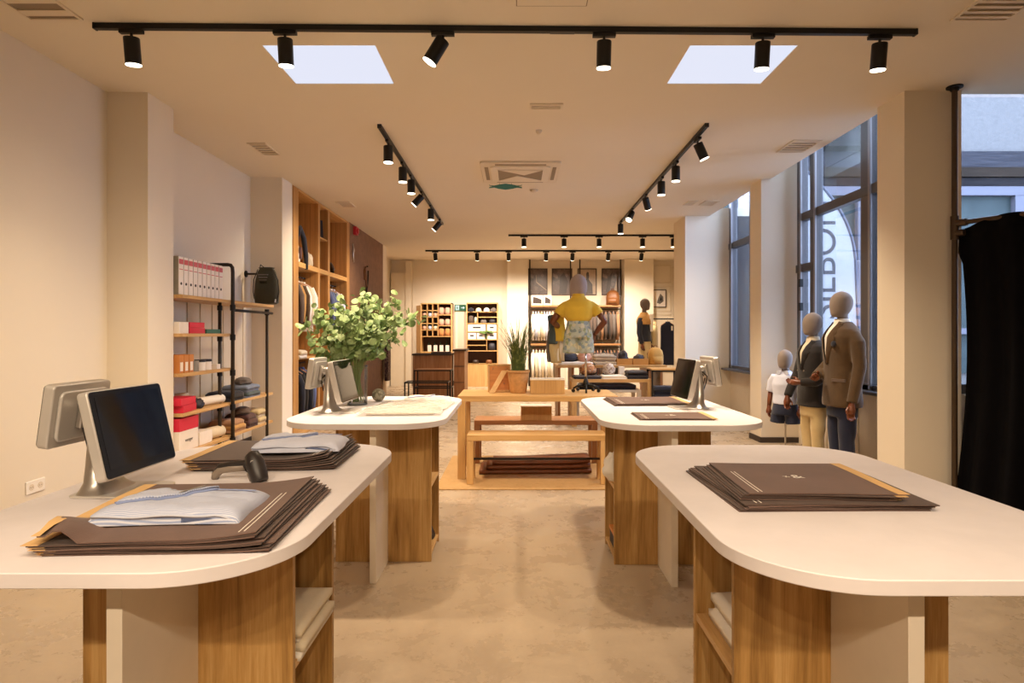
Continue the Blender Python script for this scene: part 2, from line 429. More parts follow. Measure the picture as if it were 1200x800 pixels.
# ------------------------------------------------------------------ room shell
def grid_slab(xs, ys, z0, z1, inside):
    m = MB(); xs = sorted(xs); ys = sorted(ys)
    idx = {}
    def vid(i, j, k):
        if (i, j, k) not in idx:
            idx[(i, j, k)] = len(m.v); m.v.append((xs[i], ys[j], (z0, z1)[k]))
        return idx[(i, j, k)]
    ok = lambda i, j: 0 <= i < len(xs)-1 and 0 <= j < len(ys)-1 and inside((xs[i]+xs[i+1])/2, (ys[j]+ys[j+1])/2)
    for i in range(len(xs)-1):
        for j in range(len(ys)-1):
            if not ok(i, j): continue
            m.f.append((vid(i, j, 0), vid(i, j+1, 0), vid(i+1, j+1, 0), vid(i+1, j, 0)))
            m.f.append((vid(i, j, 1), vid(i+1, j, 1), vid(i+1, j+1, 1), vid(i, j+1, 1)))
            if not ok(i, j-1): m.f.append((vid(i, j, 0), vid(i+1, j, 0), vid(i+1, j, 1), vid(i, j, 1)))
            if not ok(i, j+1): m.f.append((vid(i+1, j+1, 0), vid(i, j+1, 0), vid(i, j+1, 1), vid(i+1, j+1, 1)))
            if not ok(i-1, j): m.f.append((vid(i, j+1, 0), vid(i, j, 0), vid(i, j, 1), vid(i, j+1, 1)))
            if not ok(i+1, j): m.f.append((vid(i+1, j, 0), vid(i+1, j+1, 0), vid(i+1, j+1, 1), vid(i+1, j, 1)))
    return m
YB = -3.0                     # the room closes behind the viewpoint here
YW = 16.9                     # far wall
XL, XD, XG = -3.39, 3.30, 3.66  # left wall, edge of the lowered ceiling, glazed side
SKY = [(-1.76, -.975, 4.27, 4.93), (1.215, 1.965, 4.27, 4.93)]
def in_ceiling(x, y):
    if any(a < x < b and c < y < d for a, b, c, d in SKY): return False
    if x < XD: return True
    if y < 5.14 and x < 5.0: return True
    return y > 10.46 and x < 4.7
struct(grid_slab([XL-.1, XD, 5.0, 4.7, -1.76, -.975, 1.215, 1.965], [YB-.1, 4.27, 4.93, 5.14, 10.46, YW+.1], CE, CE+.14, in_ceiling).build('ceiling', 'ceiling'))
struct(MB().box(XD, XG+.3, 5.14, 10.46, 4.0, 4.1).build('ceiling', 'ceiling'))
struct(MB().box(XD-.02, XD+.02, 5.14, 10.46, CE+.14, 4.0).build('trim_1', 'ceiling'))
for i, (a, b, c, d) in enumerate(SKY):
    t = tag(bpy.data.objects.new('window_%d' % (i+5), None), None, None, None, 'structure'); COL.objects.link(t); t.location = ((a+b)/2, (c+d)/2, CE+.02)
    w, h = (b-a)/2, (d-c)/2

    MB().box(-w, w, -h, h, -.015, .0).build('pane', 'sky', t)
struct(MB().box(XL-.1, 5.1, YB-.1, YW+.3, -.1, 0).build('floor', 'floor'))
struct(MB().box(XL-.15, XL, YB, YW+.3, 0, CE).build('wall_left', 'wall'))
struct(MB().box(XL-.15, 5.15, YB-.15, YB, 0, CE).build('wall_near', 'wall'))
struct(MB().box(5.0, 5.15, YB, 5.4, 0, CE).build('wall_right', 'wall'))
struct(MB().box(4.6, 4.75, 10.5, YW+.3, 0, CE).build('wall_rightfar', 'wall'))
# piers: two on the left wall, three along the glazed side
PIER = []
for x0, x1, y0, y1 in ((XL, -3.05, 5.10, 5.48), (XL, -2.985, 7.86, 8.22), (3.21, 3.68, 5.07, 5.45), (3.18, 3.67, 7.95, 8.32), (2.89, 3.68, 10.46, 11.2)):
    PIER.append(struct(MB().box(x0, x1, y0, y1, 0, CE if x0 < 0 or y0 > 10 or y0 < 5.1 else CE+.6).build('pillar', 'wall')))
struct(MB().box(3.68, 4.75, 10.46, 10.7, 0, CE).build('wall_outer', 'stonegrey'))
# far wall: broad bays, pilasters and a recessed bay
struct(MB().box(XL, -.22, 16.75, YW+.3, 0, CE).box(.34, 2.92, YW, YW+.3, 0, CE).box(3.7, 4.7, YW, YW+.3, 0, CE).build('wall_far', 'wall'))
struct(MB().box(-.22, .34, 16.45, YW+.3, 0, CE).build('pillar', 'wall'))
struct(MB().box(2.92, 3.7, 16.45, YW+.3, 0, CE).build('pillar', 'wall'))
struct(MB().box(XL, -2.98, 13.82, 14.2, 0, CE).build('wall_recess', 'wall'))
struct(MB().box(-3.36, -2.95, 16.55, 16.75, 0, 3.05).box(-2.95, -2.80, 16.5, 16.75, 0, CE-.05).build('trim_2', 'panelwall'))
struct(MB().box(-2.8, -.24, 16.73, 16.75, 0, .13).build('baseboard_far', 'skirt'))
struct(MB().box(XL, XL+.015, YB, 5.10, 0, .10).box(XL, XL+.015, 5.48, 7.86, 0, .10).build('baseboard_left', 'skirt'))
struct(MB().box(3.165, 3.18, 7.94, 8.33, 0, .07).box(3.165, 3.66, 7.935, 7.95, 0, .07).build('baseboard_pier', 'skirt'))
struct(MB().box(2.875, 2.89, 10.45, 11.2, 0, .07).box(2.875, 3.66, 10.445, 10.46, 0, .07).build('baseboard_pier.001', 'skirt'))
# vertical panelling on the left wall between the piers, and on the far right
pm = MB()
for k in range(9):
    y = 5.55+k*.26; pm.box(XL, XL+.014, y, y+.235, .1, 1.75)
pm.box(XL, XL+.022, 5.48, 7.86, 1.75, 1.80)
struct(pm.build('trim_3', 'panelwall', bevel=.003))
fm = MB()
for (x0, x1, z0, z1) in ((3.75, 4.28, .35, 1.95), (3.75, 4.28, 2.02, 2.72), (4.31, 4.58, .35, 3.25), (3.75, 4.28, 2.8, 3.3)):
    for a, b, c, d in ((x0, x1, z0, z0+.03), (x0, x1, z1-.03, z1), (x0, x0+.03, z0, z1), (x1-.03, x1, z0, z1)):
        fm.box(a, b, YW-.02, YW, c, d)
struct(fm.build('trim_4', 'panelwall', bevel=.004))

# ---- glazed side: two bays of tall windows, sill walls below
def window_bay(n, y0, y1, verts, transoms, sill):
    t = tag(bpy.data.objects.new('window_%d' % n, None), None, None, None, 'structure'); COL.objects.link(t); t.location = (XG, y0, 0)
    m = MB(); L = y1-y0
    for y, w in verts: m.box(-.03, .06, y-y0-w/2, y-y0+w/2, sill+.02, 3.99)
    m.box(-.03, .06, 0, L, sill+.02, sill+.08)
    m.build('frame', 'frame', t, bevel=.004)
    e = MB()
    for y, w in verts: e.box(-.055, -.03, y-y0-w/2-.022, y-y0-w/2+.014, sill+.02, 3.99)
    e.build('frame_edge', 'framelight', t, bevel=.003)
    q = MB()
    for ya, yb, z in transoms: q.box(-.035, .05, ya-y0, yb-y0, z-.05, z+.05)
    q.build('transom', 'frame', t, bevel=.004)
    MB().box(.0, .008, 0, L, sill+.05, 3.99).build('pane', 'winglass', t)
    return t
w1 = window_bay(1, 5.45, 7.95, [(6.37, .19), (7.50, .15), (7.86, .12), (5.52, .1)], [(5.5, 7.9, 2.885), (7.5, 7.95, 2.24)], .80)
h = MB()
for z in (1.75, 2.05): h.box(-.06, -.02, 2.32, 2.36, z-.05, z+.05)
h.build('hinge', 'black', w1)
w2 = window_bay(2, 8.32, 10.46, [(8.5, .1), (9.5, .1), (10.37, .14)], [(8.4, 10.46, 2.885)], .80)
struct(MB().box(XG, XG+.25, 5.45, 7.95, 0, .80).box(XG, XG+.25, 8.32, 10.46, 0, .80).build('wall_sill', 'panelwall'))
struct(MB().box(XG-.16, XG+.1, 5.45, 7.95, .80, .83).box(XG-.16, XG+.1, 8.32, 10.46, .80, .83).build('trim_5', 'frame', bevel=.004))
gm = MB()
for y in (5.9, 6.55, 7.2): gm.box(XG-.012, XG, y, y+.03, 0, .78)
struct(gm.build('trim_6', 'ventwhite'))
# ---- window that faces the viewer on the right, behind the curtain
t = tag(bpy.data.objects.new('window_3', None), None, None, None, 'structure'); COL.objects.link(t); t.location = (3.68, 5.2, 0)
MB().box(0, 1.32, -.02, .06, .9, .98).box(1.25, 1.32, -.02, .06, .9, CE).build('frame', 'frame', t)
MB().box(.0, 1.3, .01, .02, .9, CE).build('pane', 'winglass', t)
struct(MB().box(3.68, 5.0, 5.14, 5.4, 0, .9).build('wall_parapet', 'wall'))
struct(MB().box(3.66, 5.1, 5.14, 5.44, CE+.14, 4.1).build('wall_lintel', 'wall'))

# ------------------------------------------------------------------ outside: street, facade, flag
struct(MB().box(3.9, 22, 5.45, 26, -.12, -.02).build('ground', 'pavement'))
fac = thing('shop_facade', 'house front across the street, white roughcast above grey beam and pale shop windows', 'building', (9.5, 12.4, 0))
MB().box(-5.6, 9.5, .25, .5, -.02, 8.2).build('wall', 'roughcast', fac)
MB().box(-5.6, 9.5, .10, .3, 4.78, 5.12).build('beam', 'greybeam', fac)
MB().box(-5.6, 9.5, .0, .28, 4.58, 4.77).build('lower_beam', 'brownbeam', fac)
MB().box(-5.6, 9.5, .05, .28, 4.41, 4.57).build('lintel', 'darkbeam', fac)
g = MB()
for k in range(9): g.box(-5.5+1.6*k, -4.3+1.6*k+.22, .2, .26, .6, 4.38)
g.build('shop_window', 'shopwin', fac)
g = MB()
for k in range(10): g.box(-5.74+1.6*k, -5.5+1.6*k, .08, .27, .1, 4.38)
g.box(-5.6, 9, .07, .265, 4.22, 4.405).box(-5.6, 9, .1, .265, 1.4, 1.52)
g.build('window_frame', 'lilac', fac)
MB().box(-5.6, -1.9, -.25, .2, 5.12, 7.2).build('timber_cladding', 'darkbeam', fac)

# feather flag: curved-top white banner with dark hem and lettering, standing on the pavement
fl = thing('feather_flag', 'tall white feather flag with dark upright lettering outside the side window', 'flag', (4.0, 8.55, -.02))
def flag_edge(t):            # right-hand outline, t from foot to tip
    z = .45+t*3.3
    x = .80-.14*t if t < .55 else .723-.75*max(0, (t-.55)/.45)**2.3
    return x, z
ed = [flag_edge(i/30) for i in range(31)]
poly = [(-.03, .45)]+ed+[(-.03, 3.75)]
mm = MB(); mm.extr(poly, -.004, .004); mm.build('banner', 'flag', fl)
MB().tube([(x+.015, 0, z) for x, z in ed], .022, 8).build('pole', 'flagedge', fl, smooth=True)
MB().tube([(.81, 0, .0), (.81, 0, .47)], .016, 8).build('lower_pole', 'black', fl)
MB().loft([(.81, 0, 0, .28, .28), (.81, 0, .05, .26, .26), (.81, 0, .08, .1, .1)], 20).build('flag_base', 'black', fl)
text('SILBON', .50, 'ink', fl, (.30, -.006, 2.46), (R(90), R(-90), 0), 'lettering')

# ------------------------------------------------------------------ ceiling fittings
def track(name, p0, p1, label):
    p0, p1 = Vector(p0), Vector(p1); L = (p1-p0).length
    a = math.atan2(p1.y-p0.y, p1.x-p0.x)
    t = thing(name, label, 'track', (p0.x, p0.y, CE), a)
    MB().box(0, L, -.018, .018, -.036, 0).build('rail', 'black', t, bevel=.002)
    MB().box(-.012, .0, -.02, .02, -.038, 0).build('end_cap', 'blackplastic', t); MB().box(L, L+.012, -.02, .02, -.038, 0).build('end_cap', 'blackplastic', t)
    MB().box(L*.55, L*.55+.16, -.0185, .0185, -.0375, -.034).build('joint', 'blackplastic', t)
    return t
SPOT = None
def spot(x, y, yaw, tilt, label, group, power, ang=75, col=(1, .785, .55), rail=0, size=1.0):
    """cylinder spotlight below a track; tilt leans the can, yaw turns the lean"""
    t = thing('track_spotlight', label, 'spotlight', (x, y, CE-.036), yaw, group)
    MB().box(-.075, .075, -.016, .016, -.022, 0, rz=rail-yaw, c=(0, 0)).tube([(0, 0, -.02), (0, 0, -.05)], .009, 8).build('adapter', 'black', t)
    T = Matrix.Translation((0, 0, -.05)) @ Matrix.Rotation(tilt, 4, 'Y')
    L, r = .165*size, .048*size
    def tr(o): o.matrix_local = T; return o
    body = MB(); body.loft([(0, 0, -L, r, r), (0, 0, -.004, r, r), (0, 0, 0, r*.96, r*.96)], 24)
    b = tr(body.build('can', 'black', t, smooth='auto'))
    rim = MB(); rim.loft([(0, 0, -L-.001, r*.97, r*.97), (0, 0, -L-.006, r*.97, r*.97)], 24).build('lens', 'lamp', b)
    ld = bpy.data.lights.new('spot lamp', 'SPOT'); ld.energy = power; ld.spot_size = R(ang); ld.spot_blend = 1.0; ld.shadow_soft_size = .045; ld.color = col
    lo = bpy.data.objects.new('spot_lamp', ld); COL.objects.link(lo); lo.parent = b; lo.location = (0, 0, -L-.03)
    return t
SIDE = lambda i, n: ORD[i]
PW = 1.35
track('ceiling_track', (-2.71, 3.97, 0), (2.63, 4.05, 0), 'long black lighting track across the ceiling in front of both skylights')
fr = [(154, 0, 0), (334, 0, 0), (519, 0, .55), (708, 0, 0), (894, 0, 0), (1031, 0, 0)]
for i, (px, yw, tl) in enumerate(fr):
    y = 3.98+.08*i/5; spot(X(px, y), y, yw if tl else PI/2, tl if tl else -.14, 'black spotlight, %s from the left on the front ceiling track' % ORD[i], 'front track spotlights', (38 if i in (0, 5) else 122)*PW, 95 if i in (0, 5) else 112)
track('ceiling_track', (-1.3, 5.88, 0), (-1.32, 11.1, 0), 'black lighting track running back along the left of the ceiling')
for i, (px, py) in enumerate(((455, 171), (472, 197), (482, 211), (495, 234), (505, 245), (515, 260))):
    y = (6.28, 7.09, 7.67, 8.55, 9.45, 10.6)[i]
    yw, tl = ((0, 0), (0, 0), (0, 0), (PI, -.75), (0, 0), (0, .7))[i]
    spot(-1.3, y, yw, tl, 'black spotlight, %s nearest on the left side track' % ORD[i], 'left track spotlights', 115*PW, 95, rail=PI/2)
track('ceiling_track', (1.82, 5.85, 0), (1.875, 10.95, 0), 'black lighting track running back along the right of the ceiling')
for i in range(6):
    y = (6.2, 7.05, 7.75, 8.7, 9.7, 10.75)[i]
    yw, tl = ((PI, .45), (0, 0), (0, 0), (PI/2+2.6, -.5), (R(60), .7), (0, 0))[i]
    yw, tl = ((0, -.42), (0, 0), (0, 0), (-2.2+PI, -.6), (R(50), .65), (0, 0))[i]
    spot(1.84, y, yw, tl, 'black spotlight, %s nearest on the right side track' % ORD[i], 'right track spotlights', (115 if i < 3 else 60)*PW, 95, rail=PI/2)
track('ceiling_track', (-.13, 12.4, 0), (3.3, 12.4, 0), 'nearer of the two black tracks across the back ceiling')
for i, px in enumerate((614, 661, 702, 753, 789)):
    spot(X(px, 12.4), 12.4, 0, 0, 'black spotlight, %s from the left on the nearer back track' % ORD[i], 'nearer back track spotlights', 110*PW, 120, (1, .80, .58))
track('ceiling_track', (-2.14, 14.7, 0), (3.85, 14.7, 0), 'farther of the two black tracks across the back ceiling')
for i, (px, tl) in enumerate(((510, 0), (559, .3), (596, 0), (640, 0), (671, -.4), (713, 0), (752, 0))):
    spot(X(px, 14.7), 14.7, PI/2, -.55, 'black spotlight, %s from the left on the farther back track' % ORD[i], 'farther back track spotlights', 150*PW, 115, (1, .83, .66))
# added unseen tracks, above and behind the viewpoint, to light the near tables
for yy, lab, wh in ((.45, 'added unseen lighting track above the near ends of the front counters', 'above the near counter ends'), (-2.0, 'added unseen lighting track near the entrance wall', 'near the entrance wall')):
    track('ceiling_track', (-2.7, yy, 0), (2.7, yy, 0), lab)
    for i, x in enumerate((-1.6, -.8, .0, .8, 1.6)):
        spot(x, yy, PI/2, -.12 if yy > -1 else -.85, 'added black spotlight, %s from the left on the unseen track %s' % (ORD[i], wh), 'added spotlights ' + wh, (36 if yy > -1 else 72)*PW, 100, rail=0)

# ceiling cassette air conditioner
ac = thing('ceiling_air_conditioner', 'square white air conditioning cassette in the ceiling', 'air conditioner', (.06, 7.6, CE))
m = MB(); o_ = rrect(-.475, .475, -.475, .475, .03); m.prism(o_, -.025, 0); m.build('frame', 'ventwhite', ac, bevel=.006)
m = MB(); m.prism(rrect(-.36, .36, -.36, .36, .07), -.04, -.024); m.build('grille', 'ceiling', ac, bevel=.006)
m = MB()
m.extr([(-.27, -.043), (-.27, -.04), (.27, -.04), (.27, -.043)], -.24, .24); m.build('intake', 'ventdark', ac)
m = MB(); m.prism([(-.27, -.26), (.05, -.02), (.27, -.25)], -.049, -.043); m.prism([(-.27, .25), (-.04, .02), (.27, .26)], -.049, -.043); m.build('louvre', 'ventwhite', ac)
for k, (a, b, c, d) in enumerate(((-.3, .3, -.43, -.385), (-.3, .3, .385, .43), (-.43, -.385, -.3, .3), (.385, .43, -.3, .3))):
    MB().box(a, b, c, d, -.0275, -.024).build('air_slot', 'ventdark', ac)
ts = thing('hanging_sign', 'small teal scalloped sign under the air conditioner', 'sign', (-.13, 8.12, CE))
half = [(-.215, -.005), (-.15, -.012), (-.10, -.002), (.0, .012), (.10, -.002), (.15, -.012), (.215, -.005)]
top = [(-.215, .0), (-.205, -.012), (-.15, -.016), (-.09, -.002), (0, .01), (.09, -.002), (.15, -.016), (.205, -.012), (.215, .0)]
pl = [(x, -.03+(z-.0)) for x, z in top]+[(.215, -.045), (.17, -.055), (.215, -.065), (.215, -.08), (.15, -.072), (.09, -.088), (0, -.1), (-.09, -.088), (-.15, -.072), (-.215, -.08), (-.215, -.065), (-.17, -.055), (-.215, -.045)]
MB().extr(pl, -.004, .004).build('plate', 'tealsign', ts)
MB().tube([(-.08, 0, 0), (-.08, 0, -.04)], .002, 6).tube([(.08, 0, 0), (.08, 0, -.04)], .002, 6).build('wire', 'black', ts)
def vent(x, y, w, d, label, n=5, rz=0, dark='ventdark'):
    t = thing('ceiling_vent', label, 'vent', (x, y, CE), rz)
    m = MB(); b = .018
    m.box(-w/2, w/2, -d/2, -d/2+b, -.012, 0).box(-w/2, w/2, d/2-b, d/2, -.012, 0).box(-w/2, -w/2+b, -d/2+b, d/2-b, -.012, 0).box(w/2-b, w/2, -d/2+b, d/2-b, -.012, 0)
    m.build('frame', 'ventwhite', t); MB().box(-w/2+b, w/2-b, -d/2+b, d/2-b, -.003, 0).build('duct', dark, t)
    s = MB()
    for k in range(n):
        y0 = -d/2+b+(d-2*b)*(k+.3)/n; s.box(-w/2+b, w/2-b, y0, y0+(d-2*b)/n*.45, -.010, -.003)
    s.build('slats', 'ventwhite', t)
vent(-2.92, 3.6, .34, .62, 'white slatted vent above the left wall near the front track', 4)
vent(2.95, 3.72, .36, .40, 'white slatted vent above the curtain at the right ceiling edge', 6)
vent(-2.72, 6.65, .20, .42, 'small vent over the left shelves')
vent(3.02, 6.55, .30, .42, 'slatted vent beside the tall side window')
vent(-2.62, 9.5, .22, .36, 'small dark vent over the oak wardrobe')
vent(2.96, 9.4, .22, .34, 'small dark vent left of the third right pier')
vent(2.68, 9.4, .16, .28, 'small pale vent left of a dark vent')
vent(.27, 5.4, .29, .12, 'small slot vent between the skylights and the air conditioner', 2)
for lab, x, y, r in (('round white smoke detector beyond the air conditioner', .26, 8.55, .055), ('tiny white sensor between slot vent and air conditioner', .23, 6.05, .03)):
    t = tag(MB().lathe([(r, 0), (r, -.015), (r*.7, -.03), (r*.35, -.04), (0, -.042)], (0, 0, 0)).build('smoke_detector', 'ventwhite', None, True, loc=(x, y, CE)), lab, 'smoke detector')
t = thing('access_hatch', 'flush square inspection hatch in ceiling above front track', 'hatch', (.22, 3.55, CE))
MB().box(-.21, .21, -.2, .2, -.003, 0).build('panel', 'ceiling', t)
q = MB(); q.box(-.216, -.21, -.2, .2, -.002, 0).box(.21, .216, -.2, .2, -.002, 0).box(-.216, .216, -.206, -.2, -.002, 0).box(-.216, .216, .2, .206, -.002, 0); q.build('gap', 'ventdark', t)

# wall socket on the left
so = thing('wall_socket', 'white double wall socket low on the left wall', 'socket', (XL, 4.33, .335))
MB().box(0, .012, -.085, .085, -.045, .045).build('plate', 'white', so, bevel=.004)
for y in (-.04, .04):
    q = MB(); q.tube([(.012, y, 0), (.0135, y, 0)], .022, 16); r_ = q.build('outlet', 'ventwhite', so)
    MB().tube([(.0136, y-.009, 0), (.0142, y-.009, 0)], .003, 8).tube([(.0136, y+.009, 0), (.0142, y+.009, 0)], .003, 8).build('contact_hole', 'ink', r_)

# pipe pole with curtain rail and black curtain on the right
pole = thing('pipe_pole', 'brown iron pipe pole from ceiling to floor beside the black curtain', 'pole', (3.56, 4.98, 0))
MB().tube([(0, 0, 0), (0, 0, CE)], .021, 12).build('pipe', 'bronze', pole, smooth='auto')
MB().loft([(0, 0, CE-.012, .06, .06), (0, 0, CE, .06, .06)], 18).loft([(0, 0, CE-.035, .03, .03), (0, 0, CE-.012, .035, .035)], 12).build('flange', 'black', pole)
MB().loft([(0, 0, 0, .06, .06), (0, 0, .012, .06, .06)], 18).build('base_flange', 'black', pole)
dx, dy = .50, -.866
MB().loft([(0, 0, 2.17, .03, .03), (0, 0, 2.36, .03, .03)], 14).tube([(0, 0, 2.30), (dx*.09, dy*.09, 2.30)], .03, 12).tube([(0, 0, 2.22), (dx*.07, dy*.07, 2.22)], .028, 12).build('tee_fitting', 'bronze', pole, smooth='auto')
rail = tag(MB().tube([(0, 0, 0), (dx*1.9, dy*1.9, 0)], .02, 12).build('curtain_rail', 'bronze', None, 'auto', loc=(3.56+dx*.09, 4.98+dy*.09, 2.30)), 'brown pipe rail carrying the black curtain', 'rail')
def curt(u, v):
    s = -.03+u*1.8+.045*math.sin(v*2.2)*(1-u)
    edge = .06*math.sin(PI*(1-v))*(1-u)**2
    off = .045*math.sin(u*52)*(.35+.65*(1-v))+.02*math.sin(u*21+1)
    z = .03+(2.245-.03)*v+(.075*min(1, u*6)*v**8)
    s += .02+edge*(-1 if v > .9 else 1)*.8
    return (s*dx-off*dy, s*dy+off*dx, z)
cm = MB(); w_ = 120; hgt = 24
vs = [curt(i/w_, j/hgt) for j in range(hgt+1) for i in range(w_+1)]
cm._a(vs, [(j*(w_+1)+i, j*(w_+1)+i+1, (j+1)*(w_+1)+i+1, (j+1)*(w_+1)+i) for j in range(hgt) for i in range(w_)])
c_ = tag(cm.build('curtain', 'curtain', None, True, loc=(3.56, 4.98, 0)), 'heavy black curtain hanging from the pipe rail on the right', 'curtain')
sl = c_.modifiers.new('cloth', 'SOLIDIFY'); sl.thickness = .006

# world daylight
wd = bpy.data.worlds.new('overcast daylight'); SC.world = wd; wd.use_nodes = True
bg = wd.node_tree.nodes['Background']; bg.inputs[0].default_value = (.62, .72, 1, 1); bg.inputs[1].default_value = 7.5
SC.view_settings.view_transform = 'Standard'; SC.view_settings.look = 'None'; SC.view_settings.gamma = 1
SC.view_settings.use_curve_mapping = False; SC.view_settings.exposure = 0.38
SC.cycles.use_denoising = True
SC.cycles.max_bounces = 10; SC.cycles.diffuse_bounces = 6; SC.cycles.transparent_max_bounces = 16; SC.cycles.sample_clamp_indirect = 6
SC.cycles.caustics_reflective = False; SC.cycles.caustics_refractive = False
# ------------------------------------------------------------------ the four pill-shaped counters
TZ = .92
def counter(cx, cy, s, label):
    """s = side the aisle lies on"""
    t = thing('counter_table', label, 'table', (cx, cy, 0), 0, 'rounded counters along the aisle')
    m = MB(); m.prism(rrect(-.46, .46, -.74, .74, .265, 16), TZ-.033, TZ); m.build('tabletop', 'top', t, bevel=.0025)
    a, b = s*.338, -s*.252
    xa, xb = min(a, b), max(a, b)
    y0, y1 = -.265, .125
    zt = TZ-.033
    MB().box(xa, xb, y0, y0+.022, 0, zt).build('front_panel', 'oak', t, bevel=.0015)
    MB().box(xa, xb, y1-.022, y1, 0, zt).build('rear_panel', 'oak', t, bevel=.0015)
    q = b if s < 0 else b
    MB().box(min(b, b+s*.022), max(b, b+s*.022), y0+.022, y1-.022, 0, zt).build('side_panel', 'oak', t)
    d0 = s*.04
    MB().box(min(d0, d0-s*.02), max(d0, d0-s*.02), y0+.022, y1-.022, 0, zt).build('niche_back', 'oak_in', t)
    for z in (.028, .45):
        MB().box(min(d0, a-s*.003), max(d0, a-s*.003), y0+.022, y1-.022, z, z+.022).build('shelf', 'shelfoak', t, bevel=.001)
    f = s*.055
    MB().box(f-.018, f+.018, -.60, y0, 0, zt).build('fin', 'topedge', t, bevel=.0015)
    MB().box(f-.018, f+.018, y1, .60, 0, zt).build('fin', 'topedge', t, bevel=.0015)
    return t
CT = {}
CT['NR'] = counter(.94, 1.955, -1, 'cream rounded counter nearest on the right, two paper bag stacks on it')
CT['NL'] = counter(-.963, 1.99, 1, 'cream rounded counter nearest on the left, carrying a scanner and till')
CT['BR'] = counter(.94, 4.01, -1, 'cream rounded counter farther back on the right, carrying a till')
CT['BL'] = counter(-.858, 4.06, 1, 'cream rounded counter farther back on the left, under the eucalyptus vase')

# ------------------------------------------------------------------ flat paper bags
def bag_mesh(w, d, curl=0, lift=0, seed=0, k=1.0):
    def fn(u, v):
        x, y = (u-.5)*w, (v-.5)*d
        z = .0015*k*math.sin(6*u+seed)*math.sin(5*v+seed*2)
        if lift: z += lift*max(0, (u-.62)/.38)**2
        if curl:
            q = max(0, 1-u/.22)*max(0, 1-v/.35); z += curl*math.sin(min(1, q*1.3)*PI*.8); x += curl*.9*q
        return (x, y, z)
    return fn
def paper_bag(w, d, loc, rz, label, group, mat='bag', strip=-1, curl=0, lift=0, logo=False, lines=True, seed=0, t=.0026):
    o = thing('paper_bag', label, 'paper bag', loc, rz, group)
    fn = bag_mesh(w, d, curl, lift, seed)
    MB().sheet(22, 14, fn, t).build('body', mat, o, smooth='auto')
    sw = .075
    def st(u, v):
        uu = u*sw if strip < 0 else 1-sw+u*sw
        p = fn(uu, v); return (p[0]+(-.012 if strip < 0 else .012), p[1], p[2]+.0009)
    if strip: MB().sheet(3, 14, st, .0007).build('kraft_gusset', 'kraft', o, smooth='auto')
    if lines:
        for du in (.07, .095):
            def ln(u, v):
                p = fn((1-du if strip < 0 else du)+u*.006, .04+v*.62); return (p[0], p[1], p[2]+.0007)
            MB().sheet(1, 14, ln, .0006).build('printed_line', 'logo', o)
    if logo:
        p = fn(.5, .5)
        text('&', .058, 'logo', o, (p[0], p[1], p[2]+.0012), (0, 0, R(8)), 'printed_emblem', .0003)
        text('x', .034, 'logo', o, (p[0]-.034, p[1]+.002, p[2]+.0012), (0, 0, R(20)), 'printed_emblem', .0003)
    return o
def bag_stack(where, n, w, d, x, y, z, dz, strip, rz=0, fan=.004, group='', top=None, mats=('bag', 'bagdark'), lift=0, fanx=1, spin=.01, logo=False, curl=0):
    for i in range(n):
        r = random.Random(i*7+n)
        f = n-1-i
        lab = 'dark brown paper bag, %s from bottom %s' % (ORD[i], where)
        if i == n-1: lab = 'topmost dark brown paper bag %s' % where
        paper_bag(w, d, (x+fanx*f*fan+r.uniform(-.004, .004), y+r.uniform(-.006, .006), z+.0028+dz*i), rz+r.uniform(-spin, spin), lab, group, mats[i % 2], strip,
                  curl=curl if i == n-1 else 0, lift=lift*(.35+.65*i/n), logo=(logo and i == n-1), lines=(i == n-1), seed=i*.6 if i < n-1 else 2)
bag_stack('under the nearest folded shirt', 9, .49, .53, -.845, 1.62, TZ, .0034, -1, R(3.5), .0055, 'bags under the nearest shirt', lift=.018, curl=.03, spin=.03)
bag_stack('in the stack behind the scanner', 8, .50, .40, -.93, 2.38, TZ, .0052, -1, R(2), .005, 'bags behind the scanner', lift=.03, spin=.015)
bag_stack('of the wider stack, right front counter', 6, .53, .49, .895, 1.925, TZ, .0036, 0, R(1), .005, 'wider bags on the right front counter', fanx=-1, spin=.035)
bag_stack('of the smaller stack, right front counter', 5, .43, .40, .875, 1.91, TZ+.0225, .0042, 1, R(-3), .006, 'smaller bags on the right front counter', fanx=-1, logo=True, spin=.03)
bag_stack('at the front of the back right counter', 3, .42, .29, .92, 3.60, TZ, .0034, 1, R(0), .004, 'bags at the front of the back right counter', fanx=-1, logo=True)
bag_stack('beside the back right till', 5, .50, .44, .93, 4.36, TZ, .0036, 1, R(2), .006, 'bags beside the right till', fanx=-1, logo=True)

